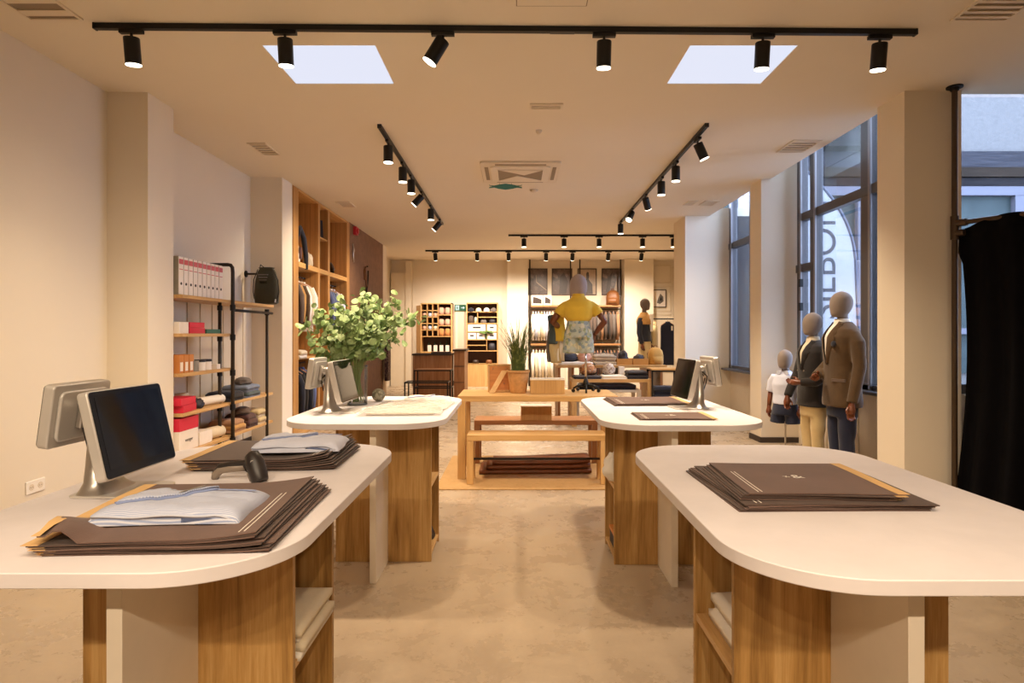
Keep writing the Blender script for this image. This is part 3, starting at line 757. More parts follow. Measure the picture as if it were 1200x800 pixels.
# ------------------------------------------------------------------ folded shirts
def folded_shirt(loc, rz, label, mat, L=.36, W=.25, h=.036, group=None, tagged=True, seed=0):
    o = thing('folded_shirt', label, 'shirt', loc, rz, group)
    def prof(u, v):
        a = abs(2*u-1); b = abs(2*v-1)
        e = (max(0, 1-a**7)*max(0, 1-b**6))**.5
        p = Vector(((u-.5)*L, (v-.5)*W, seed))
        nz = noise.noise(p*13)*.006+noise.noise(p*34)*.003
        fold = -.004*math.exp(-((v-.58+.15*(u-.5))/.03)**2)
        return e, nz+fold
    n1, n2 = 40, 28; m = MB()
    top = []
    for j in range(n2+1):
        for i in range(n1+1):
            u, v = i/n1, j/n2; e, z = prof(u, v)
            x = (u-.5)*L*(1+.015*math.sin(9*v+seed)); y = (v-.5)*W*(1+.02*math.sin(7*u+seed))
            hh = h*(.82+.18*(1-v)) if u > .3 else h*(1.0)
            top.append((x, y, hh*e+z*e+.0015))
    bot = [(x, y, 0) for x, y, z in top]; k = len(top); w = n1+1; fs = []
    for j in range(n2):
        for i in range(n1):
            a = j*w+i; fs.append((a, a+1, a+w+1, a+w)); fs.append((k+a+w, k+a+w+1, k+a+1, k+a))
    for i in range(n1): fs.append((i, k+i, k+i+1, i+1)); a = n2*w+i; fs.append((a+1, k+a+1, k+a, a))
    for j in range(n2): a = j*w; fs.append((a+w, k+a+w, k+a, a)); b = a+n1; fs.append((b, k+b, k+b+w, b+w))
    m._a(top+bot, fs); m.build('body', mat, o, True)
    # folded-over near layer with its rolled edge
    q = MB(); q.sheet(26, 6, lambda u, v: (-.47*L+u*.92*L, -.49*W+v*.5*W, h*.62+.006*math.sin(PI*v)+.002*math.sin(13*u+seed)-.012*max(0, (u-.9)/.1)), .006); q.build('folded_front', mat, o, True)
    # collar flap curving back from the neck, over its blue lining, and the closed front
    ex = lambda u: (-.40*L+.53*L*u, -.22*W+.58*W*u**1.8+.04*W*math.sin(PI*u))
    def bz(x, y):
        u, v = min(1, max(0, x/L+.5)), min(1, max(0, y/W+.5)); e, z = prof(u, v)
        return (h*(.82+.18*(1-v)) if u > .3 else h)*e+z*e+.0015
    def flap(u, v):
        a = ex(u); b = (-.45*L+.57*L*u, .16*W+.29*W*u**.6)
        x, y = a[0]*(1-v)+b[0]*v, a[1]*(1-v)+b[1]*v
        return (x, y, bz(x, y)+.004+.007*(1-v)**2*(.3+.7*u)+.003*math.sin(PI*v))
    MB().sheet(22, 8, flap, .0035).build('collar', mat, o, True)
    MB().sheet(22, 2, lambda u, v: (ex(u)[0]+.004-.010*v, ex(u)[1]-.008+.008*v, bz(ex(u)[0], ex(u)[1]-.006)+.0025+.003*v), .002).build('collar_lining', 'bluefold', o, True)
    MB().sheet(16, 2, lambda u, v: (.08*L+u*.36*L, .30*W-.05*W*u+v*.006, h+.0015-.004*u), .0015).build('placket', 'bluefold', o, True)
    MB().sheet(8, 2, lambda u, v: (.12*L+u*.26*L, -.485*W-.001, h*.22+v*h*.26*math.sin(PI*min(1, u*.7+.3))), .004).build('cuff_lining', 'bluefold', o, True)
    if tagged:
        MB().sheet(6, 1, lambda u, v: (.06*L-u*.045, .30*W-v*.013-u*.045, h+.013-.006*u), .001).build('swing_tag', 'greystain', o)
    return o
folded_shirt((-.845, 1.575, TZ+.034), R(4), 'pale blue striped folded shirt on the nearest brown bag stack', 'shirtblue', .35, .24, seed=1)
folded_shirt((-.82, 2.36, TZ+.055), R(7), 'pale blue folded shirt on the bags behind the scanner', 'shirtfar', .32, .25, seed=4, tagged=False)
folded_shirt((-.64, 4.50, TZ+.001), R(3), 'white folded shirt at the far edge of the back left counter', 'whitecloth', .34, .28, .025, seed=8, tagged=False)
# garments in clear plastic on the back left counter
for i, (x, y, rz, lab) in enumerate(((-.70, 3.82, .06, 'clear plastic garment bag lying nearest on the back left counter'), (-.68, 4.10, -.05, 'clear plastic garment bag lying farther along the back left counter'))):
    o = thing('garment_bag', lab, 'garment bag', (x, y, TZ+.001), rz, 'clear garment bags')
    MB().sheet(18, 14, lambda u, v: ((u-.5)*.40, (v-.5)*.30, .008+.007*max(0, 1-abs(2*u-1)**5)*max(0, 1-abs(2*v-1)**5)), .006).build('folded_garment', 'whitecloth', o, True)
    MB().sheet(30, 24, lambda u, v: ((u-.5)*.50, (v-.5)*.40, .0215+.005*noise.noise(Vector((u*7, v*6, i*3)))+.003*noise.noise(Vector((u*18, v*15, i)))-.012*max(0, abs(2*u-1)-.75)*4*.9), .0005).build('plastic_sleeve', 'plasticbag', o, True)

# ------------------------------------------------------------------ till: two screens on one stand
def till(loc, rz, label):
    t = thing('till_terminal', label, 'till', loc, rz, 'two-sided tills on the counters')
    m = MB()
    def bx(u):  # base outline
        return rrect(-.10, .10, -.17, .06, .03, 6)
    m.prism(bx(0), 0, .007); m.build('base', 'silverplastic', t, bevel=.003)
    # leaning wedge-shaped neck
    nk = MB(); nk.loft([(0, .0, .006, .095, .056), (0, .005, .016, .080, .046), (0, .012, .035, .062, .034), (0, .018, .09, .048, .028), (0, .020, .16, .040, .024), (0, .014, .235, .034, .021), (0, .008, .265, .032, .02), (0, .006, .275, .024, .014)], 24, 3)
    nk.build('neck', 'silver', t, 'auto')
    def display(name, y, z, tilt, flip, w=.345, hgt=.262, th=.028):
        T = Matrix.Translation((0, y, z)) @ Matrix.Rotation(PI if flip else 0, 4, 'Z') @ Matrix.Rotation(tilt, 4, 'X')
        b = MB(); b.extr([(x, zz) for x, zz in rrect(-w/2, w/2, -hgt/2, hgt/2, .014, 5)], -.004, th)
        b.extr([(x, zz) for x, zz in rrect(-w/2+.02, w/2-.02, -hgt/2+.02, hgt/2-.02, .02, 5)], th, th+.012)
        o = b.build(name, 'silverplastic', t, bevel=.004); o.matrix_local = T
        MB().extr(rrect(-w/2+.004, w/2-.004, -hgt/2+.004, hgt/2-.004, .011, 5), -.0065, -.004).build('glass_front', 'bezel', o)
        MB().extr([(-w/2+.022, -hgt/2+.03), (w/2-.022, -hgt/2+.03), (w/2-.022, hgt/2-.02), (-w/2+.022, hgt/2-.02)], -.0072, -.0065).build('screen', 'screen', o)
        text('elo', .012, 'silver', o, (0, -.0073, -hgt/2+.016), (R(90), 0, 0), 'maker_mark', .0002) if False else None
        s = MB()
        for k in range(7): s.box(-.06+k*.006, -.057+k*.006, th+.0115, th+.0125, -hgt/2+.026, -hgt/2+.042)
        s.build('vent_slots', 'ink', o)
        br = MB(); br.box(-.035, .035, th+.012, th+.03, -.04, .05); br.build('mount_plate', 'silver', o, bevel=.004)
        return o
    display('front_screen', -.085, .195, R(-13), False)
    display('rear_screen', .11, .245, R(-8), True, .245, .19)
    a = MB(); a.tube([(0, .01, .25), (0, .04, .255), (0, .075, .25)], [.028, .026, .024], 12); a.tube([(0, .02, .25), (0, -.055, .215)], .024, 12); a.build('bracket', 'silver', t, 'auto')
    MB().tube([(.02, .03, .24), (.035, .062, .21), (.03, .055, .16), (.02, .04, .11)], .004, 6).tube([(-.01, .03, .24), (-.012, .066, .2), (-.01, .05, .13)], .004, 6).build('cable', 'black', t, True)
    return t
till((-1.27, 1.91, TZ), R(89), 'two-sided silver till with black screen on the left front counter')
till((-1.15, 3.85, TZ), R(88), 'two-sided silver till beside the eucalyptus vase')
till((1.19, 4.05, TZ), R(-86), 'two-sided silver till on the back right counter')

# ------------------------------------------------------------------ barcode scanner
sc = thing('barcode_scanner', 'black and grey handheld barcode scanner lying on left front counter', 'scanner', (-.90, 2.05, TZ), R(-6))
m = MB(); m.tube([(-.108, 0, .001), (-.104, 0, .018), (-.085, 0, .040), (-.05, 0, .046), (0, 0, .052), (.02, 0, .055)], [.010, .014, .015, .0145, .016, .019], 14); m.build('grip', 'darkplastic', sc, True)
m = MB(); m.tube([(.012, .004, .088), (.02, .002, .084), (.036, -.006, .058), (.052, -.016, .028), (.062, -.022, .006), (.064, -.023, .001)], [.010, .024, .030, .030, .027, .025], 16); m.build('head', 'darkplastic', sc, True)
MB().tube([(-.109, -.003, .001), (-.105, -.003, .015), (-.086, -.003, .033), (-.05, -.003, .039), (.0, -.003, .044)], [.0102, .0135, .0142, .0138, .0145], 14).build('grip_underside', 'greyplastic', sc, True)
MB().tube([(.0, 0, .038), (.012, 0, .028)], [.008, .006], 10).build('trigger', 'black', sc, True)
MB().tube([(.040, -.030, .066), (.041, -.033, .0665)], .006, 16).build('indicator_ring', 'silver', sc)
MB().tube([(.044, -.019, .006), (.035, -.013, .03)], [.018, .022], 14).build('cheek', 'greyplastic', sc, True)

# ------------------------------------------------------------------ things in the counters' niches
def cloth_pile(name, cat, loc, rz, label, mats, w, d, h, n, group=None, wav=.006):
    o = thing(name, label, cat, loc, rz, group); th = h/n
    for i in range(n):
        def fn(u, v, i=i):
            e = (max(0, 1-abs(2*u-1)**8)*max(0, 1-abs(2*v-1)**8))**.4
            nz = noise.noise(Vector((u*5+i*3, v*5, loc[0]*7)))
            return ((u-.5)*(w+.02*math.sin(i*2.1)), (v-.5)*(d+.02*math.cos(i*1.7)), th*i+th*(.45+.55*e)+wav*nz*e)
        MB().sheet(14, 10, fn, th*.93).build('fold', mats[i % len(mats)], o, True)
    return o
cloth_pile('folded_cloth', 'cloth', (-.72, 1.93, .474), 0, 'white folded cloths on the shelf under the left front counter', ['whitecloth', 'creamcloth'], .20, .30, .085, 4)
cloth_pile('folded_cloth', 'cloth', (.735, 1.88, .474), 0, 'white folded cloths on the shelf under the right front counter', ['whitecloth'], .19, .26, .10, 4)
def crumpled(name, cat, loc, r, label, mat, seed=0, sq=(1, 1, 1)):
    m = MB(); n, k = 24, 14; vs = []
    for i in range(k+1):
        for j in range(n):
            th, ph = PI*i/k, 2*PI*j/n; d = Vector((math.sin(th)*math.cos(ph), math.sin(th)*math.sin(ph), -math.cos(th)))
            rr = r*(1+.28*noise.noise(d*2.2+Vector((seed, 0, 0)))+.16*noise.noise(d*6+Vector((seed, 3, 0))))
            z = d.z*rr*sq[2]; vs.append((d.x*rr*sq[0], d.y*rr*sq[1], max(z, -r*sq[2]*.7)+r*sq[2]*.7))
    m._a(vs, [(i*n+j, i*n+(j+1) % n, (i+1)*n+(j+1) % n, (i+1)*n+j) for i in range(k) for j in range(n)])
    return tag(m.build(name, mat, None, True, loc=loc), label, cat)
crumpled('plastic_wrap', 'plastic wrap', (.645, 3.93, .474), .085, 'crumpled white plastic wrap spilling from the back right counter niche', 'whitecloth', 3, (1, 1.2, 1.2))
bx = thing('storage_box', 'small black box on the bottom shelf of the back right counter', 'box', (.70, 3.93, .051))
MB().box(-.08, .08, -.11, .11, 0, .10).build('body', 'ink', bx, bevel=.003); MB().box(-.084, .084, -.114, .114, .085, .105).build('lid', 'orange', bx, bevel=.002)
crumpled('dark_pouch', 'pouch', (-.60, 4.0, .051), .07, 'dark crumpled pouch on the bottom shelf of back left counter', 'darkleather', 9, (1, 1.1, 1.1))

# ------------------------------------------------------------------ vase, eucalyptus, ball
VX0, VY0 = -1.085, 4.22
vz = thing('glass_vase', 'clear glass cylinder vase holding eucalyptus on back left counter', 'vase', (VX0, VY0, TZ))
m = MB(); m.loft([(0, 0, 0, .066, .066), (0, 0, .27, .07, .07)], 32, cap=False); o = m.build('wall', 'glass', vz, 'auto')
MB().loft([(0, 0, 0, .066, .066), (0, 0, .016, .066, .066)], 32).build('base', 'glass', vz, 'auto')
m = MB(); m.loft([(0, 0, .266, .0715, .0715), (0, 0, .272, .0715, .0715)], 32, cap=False); m.build('rim', 'glass', vz, 'auto')
bq = thing('eucalyptus_bouquet', 'big bunch of green eucalyptus branches standing in glass vase', 'plant', (VX0, VY0, TZ))
rb = random.Random(5)
def leaf(m, p, nrm, r, droop):
    nrm = nrm.normalized(); a = nrm.orthogonal().normalized(); b = nrm.cross(a)
    o = len(m.v); m.v.append(tuple(p)); k = 9
    for j in range(k):
        t = 2*PI*j/k; q = p+(a*math.cos(t)+b*math.sin(t)*.88)*r+nrm*(-droop*r*math.cos(t)**2); m.v.append(tuple(q))
    for j in range(k): m.f.append((o, o+1+j, o+1+(j+1) % k))
ends = [(-.37, -.02, .55), (-.33, .1, .44), (-.25, -.1, .62), (-.19, .06, .68), (-.1, -.08, .68), (-.02, .1, .74), (.06, -.05, .76), (.1, .1, .72), (.17, -.1, .66), (.24, .08, .74), (.29, -.05, .62),
        (.42, .02, .62), (-.28, -.08, .36), (.22, -.12, .45), (.02, -.18, .52), (-.12, -.2, .5), (.12, .2, .55), (-.15, .2, .58), (.27, .1, .46), (-.04, -.12, .6), (.31, .12, .66), (-.30, .02, .64), (.0, -.22, .62), (.16, -.2, .56)]
for i, e in enumerate(ends):
    b0 = Vector((rb.uniform(-.03, .03)-e[0]*.06, rb.uniform(-.03, .03), .02)); mid = Vector((e[0]*.12, e[1]*.15, .29)); tip = Vector(e)
    pts = []
    for k in range(15):
        t = k/14; c2 = Vector((e[0]*.5, e[1]*.5, mid.z+(e[2]-mid.z)*.75))
        if t < .4: p = b0.lerp(mid, t/.4)
        else:
            s = (t-.4)/.6; p = mid*(1-s)**2+c2*2*s*(1-s)+tip*s*s
        pts.append(p)
    m = MB(); m.tube(pts, [.0042-.0026*k/14 for k in range(15)], 6)
    st = m.build('branch', 'stem', bq, True)
    lm = MB()
    for k in range(36):
        s = .16+.84*(k/35)
        f = (.4+.6*s)*14; k0 = min(13, int(f)); p = pts[k0].lerp(pts[k0+1], f-k0)
        d = Vector((rb.uniform(-1, 1), rb.uniform(-1, 1), rb.uniform(-.8, .8))).normalized()
        off = d*rb.uniform(.02, .085)*(1.15-.35*s)
        nrm = Vector((rb.uniform(-.9, .9), rb.uniform(-1.2, .3), rb.uniform(-.2, 1.1)))
        leaf(lm, p+off, nrm, rb.uniform(.019, .036)*(1.1-.2*s), rb.uniform(-.2, .5))
    lm.build('leaves', 'leaf', st, True)
ball = MB(); ball.ball((0, 0, .047), .047, .047, .047, 24, 14); bo = tag(ball.build('stone_ball', 'stone', None, True, loc=(-.985, 4.42, TZ)), 'mottled grey stone ball beside the vase on back left counter', 'ornament')

# ------------------------------------------------------------------ middle: mat, oak table, two benches
tag(MB().box(-.72, 1.30, 5.53, 7.05, .001, .012).build('floor_mat', 'jute', None, bevel=.003), 'pale woven mat under the oak table and benches', 'mat')
def trestle(name, label, cat, cx, cy, w, d, h, th, leg, mat='lightoak', matz='lightoak_z', z0=.012, bars=True, barz=(.17,), legd=None):
    t = thing(name, label, cat, (cx, cy, z0)); h = h-z0
    MB().box(-w/2, w/2, -d/2, d/2, h-th, h).build('top' if cat == 'table' else 'seat', mat, t, bevel=.003)
    for sx in (-1, 1):
        x0 = sx*(w/2)-(leg if sx > 0 else 0)
        for sy in (-1, 1):
            y0 = sy*d/2-(leg if sy > 0 else 0)
            MB().box(x0, x0+leg, y0, y0+leg, 0, h-th).build('leg', matz, t, bevel=.002)
    if bars:
        for z in barz:
            MB().tube([(-w/2+leg/2, 0, z), (w/2-leg/2, 0, z)], .011, 8).build('stretcher', 'black', t)
        for sx in (-1, 1): MB().box(sx*(w/2-leg/2)-.012, sx*(w/2-leg/2)+.012, -d/2+leg, d/2-leg, barz[0]-.02, barz[0]+.02).build('end_rail', matz, t)
    return t
trestle('oak_table', 'tall light oak table on the mat between both benches', 'table', .215, 6.24, 1.54, .68, .81, .055, .075, bars=False)
trestle('oak_bench', 'light oak bench in front of the oak table', 'bench', .20, 5.83, 1.30, .29, .47, .055, .06, barz=(.21,))
trestle('oak_bench', 'reddish oak bench behind the oak table, ribbed box on it', 'bench', .22, 6.80, 1.33, .36, .475, .05, .06, 'redoak', 'redoak_z', barz=(.27,))
# folded brown hide on the mat below the front bench
hd = thing('folded_hide', 'folded brown hide bundle lying on the mat under the benches', 'hide', (.20, 6.3, .013))
for i, (z, w, d) in enumerate(((0, 1.12, .42), (.045, 1.04, .38), (.085, .98, .34))):
    MB().sheet(26, 10, lambda u, v: ((u-.5)*w+.03*i, (v-.5)*d*(1-.15*u), z+.038+.012*math.sin(5*u+i*2)*v+.03*max(0, u-.8)*5*(.3+i*.2)), .036).build('fold', 'hide', hd, True)
# ribbed boxes with white lids
def ribbed_box(x, y, z, w, d, h, label):
    t = thing('ribbed_box', label, 'box', (x, y, z), 0, 'ribbed wooden boxes with white lids')
    m = MB(); n = int(w/.021)
    for k in range(n):
        a = -w/2+w*k/n; m.box(a+.0015, a+w/n-.0015, -d/2, -d/2+.008, .002, h-.012)
    m.box(-w/2, w/2, -d/2+.006, d/2, 0, h-.012); m.build('body', 'lightoak_z', t)
    MB().box(-w/2-.003, w/2+.003, -d/2-.003, d/2+.003, h-.012, h).build('lid', 'whitewood', t, bevel=.002)
ribbed_box(.225, 6.70, .477, .33, .20, .155, 'ribbed wooden box with white lid on the rear bench')
ribbed_box(.32, 6.22, .812, .34, .22, .145, 'ribbed wooden box with white lid on the oak table')
# potted grass
pg = thing('potted_grass', 'tall green grass in a terracotta pot on the oak table', 'plant', (.03, 6.22, .812))
MB().lathe([(.078, 0), (.085, .02), (.105, .17), (.108, .205), (.118, .207), (.118, .228), (.106, .229), (.104, .20)], n=28).build('pot', 'terracotta', pg, 'auto')
MB().lathe([(.0, .185), (.1, .186), (.1, .192), (.0, .20)], n=20).build('soil', 'soil', pg)
gm = MB(); rg = random.Random(11)
for k in range(240):
    a = rg.uniform(0, 2*PI); r0 = .07*math.sqrt(rg.random()); hgt = rg.uniform(.27, .62)*(1 if rg.random() < .8 else 1.2); lean = rg.uniform(.02, .36)*hgt**.6
    b = Vector((r0*math.cos(a), r0*math.sin(a), .19)); dr = Vector((math.cos(a+rg.uniform(-.6, .6)), math.sin(a+rg.uniform(-.6, .6)), 0))
    w = rg.uniform(.003, .0055); sd = Vector((-dr.y, dr.x, 0)); o = len(gm.v); K = 7
    for j in range(K):
        t = j/(K-1); p = b+Vector((0, 0, hgt*t*(1-.12*t*t)))+dr*lean*t**2.2; ww = w*(1-t)**.7+.0004
        gm.v += [tuple(p-sd*ww), tuple(p+dr*ww*.5), tuple(p+sd*ww)]
    for j in range(K-1):
        for q in (0, 1): gm.f.append((o+3*j+q, o+3*j+q+1, o+3*j+q+4, o+3*j+q+3))
gm.build('grass_blades', 'grass', pg, True)
# picture frame seen from behind, and a smaller one beside the pot
def easel_frame(x, y, z, w, h, rz, tilt, label):
    t = thing('easel_frame', label, 'picture frame', (x, y, z), rz)
    T = Matrix.Rotation(tilt, 4, 'X')
    b = MB(); b.box(-w/2, w/2, 0, .014, .002, h); o = b.build('back_board', 'kraftwood', t, bevel=.002); o.matrix_local = T
    e = MB(); e.box(-w/2-.006, -w/2+.012, -.006, .02, 0, h+.006).box(w/2-.012, w/2+.006, -.006, .02, 0, h+.006).box(-w/2+.012, w/2-.012, -.006, .02, h-.012, h+.006).box(-w/2+.012, w/2-.012, -.006, .02, 0, .018)
    e.build('frame', 'lightoak_z', t, bevel=.002).matrix_local = T
    c = MB()
    for (px, pz) in ((-w*.3, h*.85), (w*.3, h*.85), (w*.2, h*.3), (-w*.05, h*.95)): c.tube([(px, -.003, pz), (px, -.006, pz)], .004, 8)
    cl = c.build('clip', 'chrome', t); cl.matrix_local = T
    s = MB(); s.tube([(w*.22, .008, h*.78), (-w*.42, -.115, .004)], .012, 4); s.v = [(x+k_*.016, y, z) for k_ in (-1, 1) for x, y, z in s.v[:8]]; s.f = [(0, 1, 5, 4), (1, 2, 6, 5), (2, 3, 7, 6), (3, 0, 4, 7), (0, 3, 2, 1), (4, 5, 6, 7)]; s.f += [tuple(i+8 for i in f) for f in s.f]; s = MB(); A, B2 = (w*.22, .008, h*.78), (-w*.42, -.115, .0)
    s._a([(A[0]-.03, A[1], A[2]), (A[0]+.03, A[1], A[2]), (B2[0]+.03, B2[1], B2[2]), (B2[0]-.03, B2[1], B2[2])]+[(A[0]-.03, A[1]-.01, A[2]), (A[0]+.03, A[1]-.01, A[2]), (B2[0]+.03, B2[1]-.01, B2[2]), (B2[0]-.03, B2[1]-.01, B2[2])], [(0, 1, 2, 3), (7, 6, 5, 4), (0, 4, 5, 1), (1, 5, 6, 2), (2, 6, 7, 3), (3, 7, 4, 0)]); q = s.build('stand', 'lightoak_z', t, bevel=.002)
    return t

easel_frame(-.16, 6.30, .812, .23, .28, R(8), R(-10), 'orange backed easel picture frame seen from behind on the oak table')
easel_frame(-.055, 6.47, .812, .16, .20, R(-20), R(-9), 'smaller easel frame half hidden behind the terracotta pot')
# ------------------------------------------------------------------ pipe shelving on the left wall
ra = thing('pipe_shelf', 'oak and dark pipe wall shelves holding white binders and red boxes', 'shelf', (-3.18, 6.0, 0))
for z, y1 in ((.34, .5), (.69, .5), (1.05, .5), (1.41, .5)):
    MB().box(-.19, .20, -.5, y1, z-.03, z).build('shelf', 'shelfoak', ra, bevel=.002)
MB().box(-.19, .20, -.5, 1.58, 1.73, 1.76).build('top_shelf', 'shelfoak', ra, bevel=.002)
MB().tube([(.12, .36, 0), (.12, .36, 1.73)], .018, 10).build('post', 'pipe', ra, True)
MB().tube([(.222, .43, 0), (.222, .43, 2.05), (.218, .43, 2.10), (.20, .43, 2.125), (.17, .43, 2.13), (-.19, .43, 2.13)], .019, 12).build('post', 'pipe', ra, True)
for z in (1.70, 1.39, 1.02, .66, .31): MB().loft([(.222, .43, z-.05, .027, .027), (.222, .43, z+.01, .027, .027)], 12).build('fitting', 'black', ra)
for z in (1.70, 1.38, 1.02, .66): MB().loft([(.12, .36, z-.05, .025, .025), (.12, .36, z+.0, .025, .025)], 12).build('fitting', 'black', ra)

rb2 = thing('pipe_shelf', 'far half of pipe wall shelves, with folded trousers', 'shelf', (-3.18, 6.95, 0))
for z in (.35, .69): MB().box(-.19, .20, -.44, .60, z-.03, z).build('shelf', 'shelfoak', rb2, bevel=.002)
MB().tube([(.20, .42, 0), (.20, .42, 1.70)], .017, 10).build('post', 'pipe', rb2, True)
MB().tube([(.23, -.48, 1.655), (.23, .50, 1.655)], .015, 10).build('hanging_bar', 'black', rb2, True)
MB().loft([(.2, .42, 1.63, .026, .026), (.2, .42, 1.70, .026, .026)], 12).build('corner_fitting', 'black', rb2)
# ten ring binders
for i in range(10):
    y = 5.535+i*.083
    b = thing('ring_binder', 'white ring binder, %s from the left on the top wall shelf' % ORD[i], 'binder', (-3.16, y, 1.76), 0, 'white binders on the top wall shelf')
    MB().box(-.17, .145, -.038, .038, .001, .345).build('cover', 'greystain', b, bevel=.003)
    MB().box(.145, .149, -.036, .036, .004, .342).build('spine_label', 'card', b)
    MB().box(.149, .1505, -.034, .034, .275, .32).build('red_band', 'red2', b)
    MB().box(.149, .1503, -.030, .030, .225, .232).build('red_line', 'red2', b)
    MB().tube([(.149, 0, .10), (.1515, 0, .10)], .013, 12).build('finger_hole', 'black', b)

# small goods on the shelves
def card_box(y0, y1, z, h, label, mats, x0=-3.30, x1=-3.01, group=None, txt=None, rz=0):
    t = thing('card_box', label, 'box', ((x0+x1)/2, (y0+y1)/2, z), rz, group)
    hw, hd = (x1-x0)/2, (y1-y0)/2
    MB().box(-hw, hw, -hd, hd, .0005, h).build('body', mats[0], t, bevel=.002)
    if len(mats) > 1: MB().box(-hw-.002, hw+.002, -hd-.002, hd+.002, h*.62, h+.002).build('lid', mats[1], t, bevel=.002)
    if txt: text(txt, .045, 'ink', t, (hw+.0015, 0, h*.32), (R(90), 0, R(90)), 'printed_word', .0004)
    return t
card_box(5.50, 5.66, 1.41, .105, 'white carton left of the red boxes on upper wall shelf', ['card'])
card_box(5.68, 5.96, 1.41, .052, 'lower of two red boxes on the upper wall shelf', ['red'])
card_box(5.68, 5.95, 1.463, .052, 'upper of two red boxes on the upper wall shelf', ['red'])
card_box(5.99, 6.27, 1.41, .042, 'flat dark green box beside the upper red boxes', ['green'])
for k in range(3):
    card_box(5.50+k*.085, 5.575+k*.085, 1.05, .165, 'orange and white packet, %s from the left on middle shelf' % ORD[k], ['orange', 'orange'], group='orange packets on the middle shelf')
    q = MB(); q.box(-3.0085, -3.0075, 5.515+k*.085, 5.56+k*.085, 1.07, 1.15)
    o = q.build('label_patch', 'card'); pr = [x for x in COL.objects if x.name.startswith('card_box') and x.type == 'EMPTY'][-1]
    o.parent = pr; o.matrix_parent_inverse = Matrix.Translation(-Vector(pr.location))
def tin(y, z, r, h, label, mat, lid, x=-3.08):
    t = thing('round_tin', label, 'tin', (x, y, z))
    MB().lathe([(r, 0), (r, h*.78)], n=20).build('body', mat, t, 'auto'); MB().lathe([(r*1.04, h*.78), (r*1.04, h)], n=20).build('lid', lid, t, 'auto')
tin(5.86, 1.05, .055, .10, 'grey pot beside orange packets on the middle shelf', 'greystain', 'greystain')
tin(6.00, 1.05, .05, .105, 'cream tin with dark lid, left one on middle shelf', 'card', 'ink')
tin(6.12, 1.05, .05, .105, 'cream tin with dark lid, right one on middle shelf', 'card', 'ink')
card_box(6.20, 6.27, 1.05, .05, 'small white box at the end of the middle shelf', ['card'])
card_box(5.52, 5.82, .69, .065, 'lower red and white box on the shelf with a paper roll', ['red'], rz=.12)
card_box(5.50, 5.80, .757, .065, 'upper red and white box on the shelf with a paper roll', ['red'], rz=.08)
crumpled('dark_scarf', 'scarf', (-3.06, 5.92, .69), .055, 'small dark bundle beside the red boxes', 'ink', 4)
o = tag(MB().tube([(0, 0, .045), (.06, .38, .045)], .045, 18).build('paper_roll', 'paper', None, 'auto', loc=(-3.12, 6.02, .69)), 'white paper roll lying on a wall shelf', 'roll')
tin(5.98, .69, .06, .14, 'cream round pot behind the paper roll', 'creamcloth2', 'creamcloth2', x=-3.25)
card_box(5.50, 5.83, .34, .30, 'white carton with red lid on the lowest wall shelf', ['card', 'red'], txt='wenger')
card_box(5.86, 6.10, .34, .125, 'white carton right of the red lidded carton', ['card'])
o = tag(MB().tube([(0, 0, .06), (.03, .26, .06)], .06, 18).build('paper_roll', 'creamcloth2', None, 'auto', loc=(-3.10, 6.14, .34)), 'short cream roll on the lowest wall shelf', 'roll')

PILES = ((6.62, .69, 'navy folded garment on the far wall shelf', ['navy', 'navy'], .26, .30, .10, 2), (7.02, .69, 'stack of grey blue folded jeans on the far wall shelf', ['denim', 'teal', 'denim', 'denim'], .28, .34, .14, 4),
         (6.66, .35, 'brown folded trousers nearest on the lower far shelf', ['pinkbrown', 'camel', 'pinkbrown'], .28, .28, .13, 3), (7.0, .35, 'maroon folded trousers between brown and cream piles', ['maroon'], .28, .24, .15, 3), (7.29, .35, 'cream folded trousers at the end of the lower far shelf', ['creamcloth', 'khaki'], .28, .26, .17, 4))

for y, z, lab, mats, w, d, h, n in PILES: cloth_pile('folded_trousers', 'trousers', (-3.13, y, z+.001), 0, lab, mats, w, d, h, n)
crumpled('flat_cap', 'cap', (-3.10, 6.98, .835), .09, 'grey cap lying on the folded jeans', 'greycloth', 5, (1, 1.2, .5))
crumpled('flat_cap', 'cap', (-3.10, 6.96, .505), .09, 'brown cap lying on the maroon trousers', 'suitbrown', 6, (1, 1.2, .5))
# hook and hanging backpack
hk = thing('wall_hook', 'dark pipe hook on the left wall holding an olive bag', 'hook', (XL, 7.72, 2.16))
MB().tube([(0, 0, 0), (.30, 0, 0)], .013, 10).tube([(.30, 0, 0), (.312, 0, 0)], .022, 12).build('arm', 'pipe', hk, 'auto'); MB().tube([(0, 0, 0), (.012, 0, 0)], .042, 16).build('flange', 'black', hk)
bp = thing('drawstring_backpack', 'olive drawstring backpack hanging above the far wall shelf', 'backpack', (-3.10, 7.66, 1.775))
m = MB(); m.loft([(0, 0, 0, .12, .05), (0, 0, .02, .145, .07), (0, 0, .15, .15, .085), (0, 0, .30, .135, .075), (0, 0, .40, .11, .06), (0, 0, .44, .085, .045), (0, 0, .455, .10, .05), (0, 0, .46, .06, .03)], 24, 2.6); m.build('sack', 'darkolive', bp, True)
for sx in (-1, 1):
    MB().tube([(sx*.09, -.05, .43), (sx*.15, -.03, .3), (sx*.16, -.02, .15), (sx*.135, -.03, .03)], .006, 6).build('cord', 'black', bp, True)
    MB().tube([(sx*.13, -.066, .02), (sx*.135, -.066, .06)], .009, 8).build('metal_eyelet', 'silver', bp)
MB().tube([(-.03, 0, .455), (-.10, .055, .50), (-.12, .06, .405), (-.02, .0, .44)], .006, 6).build('hanging_loop', 'black', bp, True)
q = MB()
for k in range(4): q.box(-.07+k*.004, .05-k*.01, -.098+.006*k, -.08, .355-k*.032, .367-k*.032)
q.build('printed_stripes', 'ink2', bp)


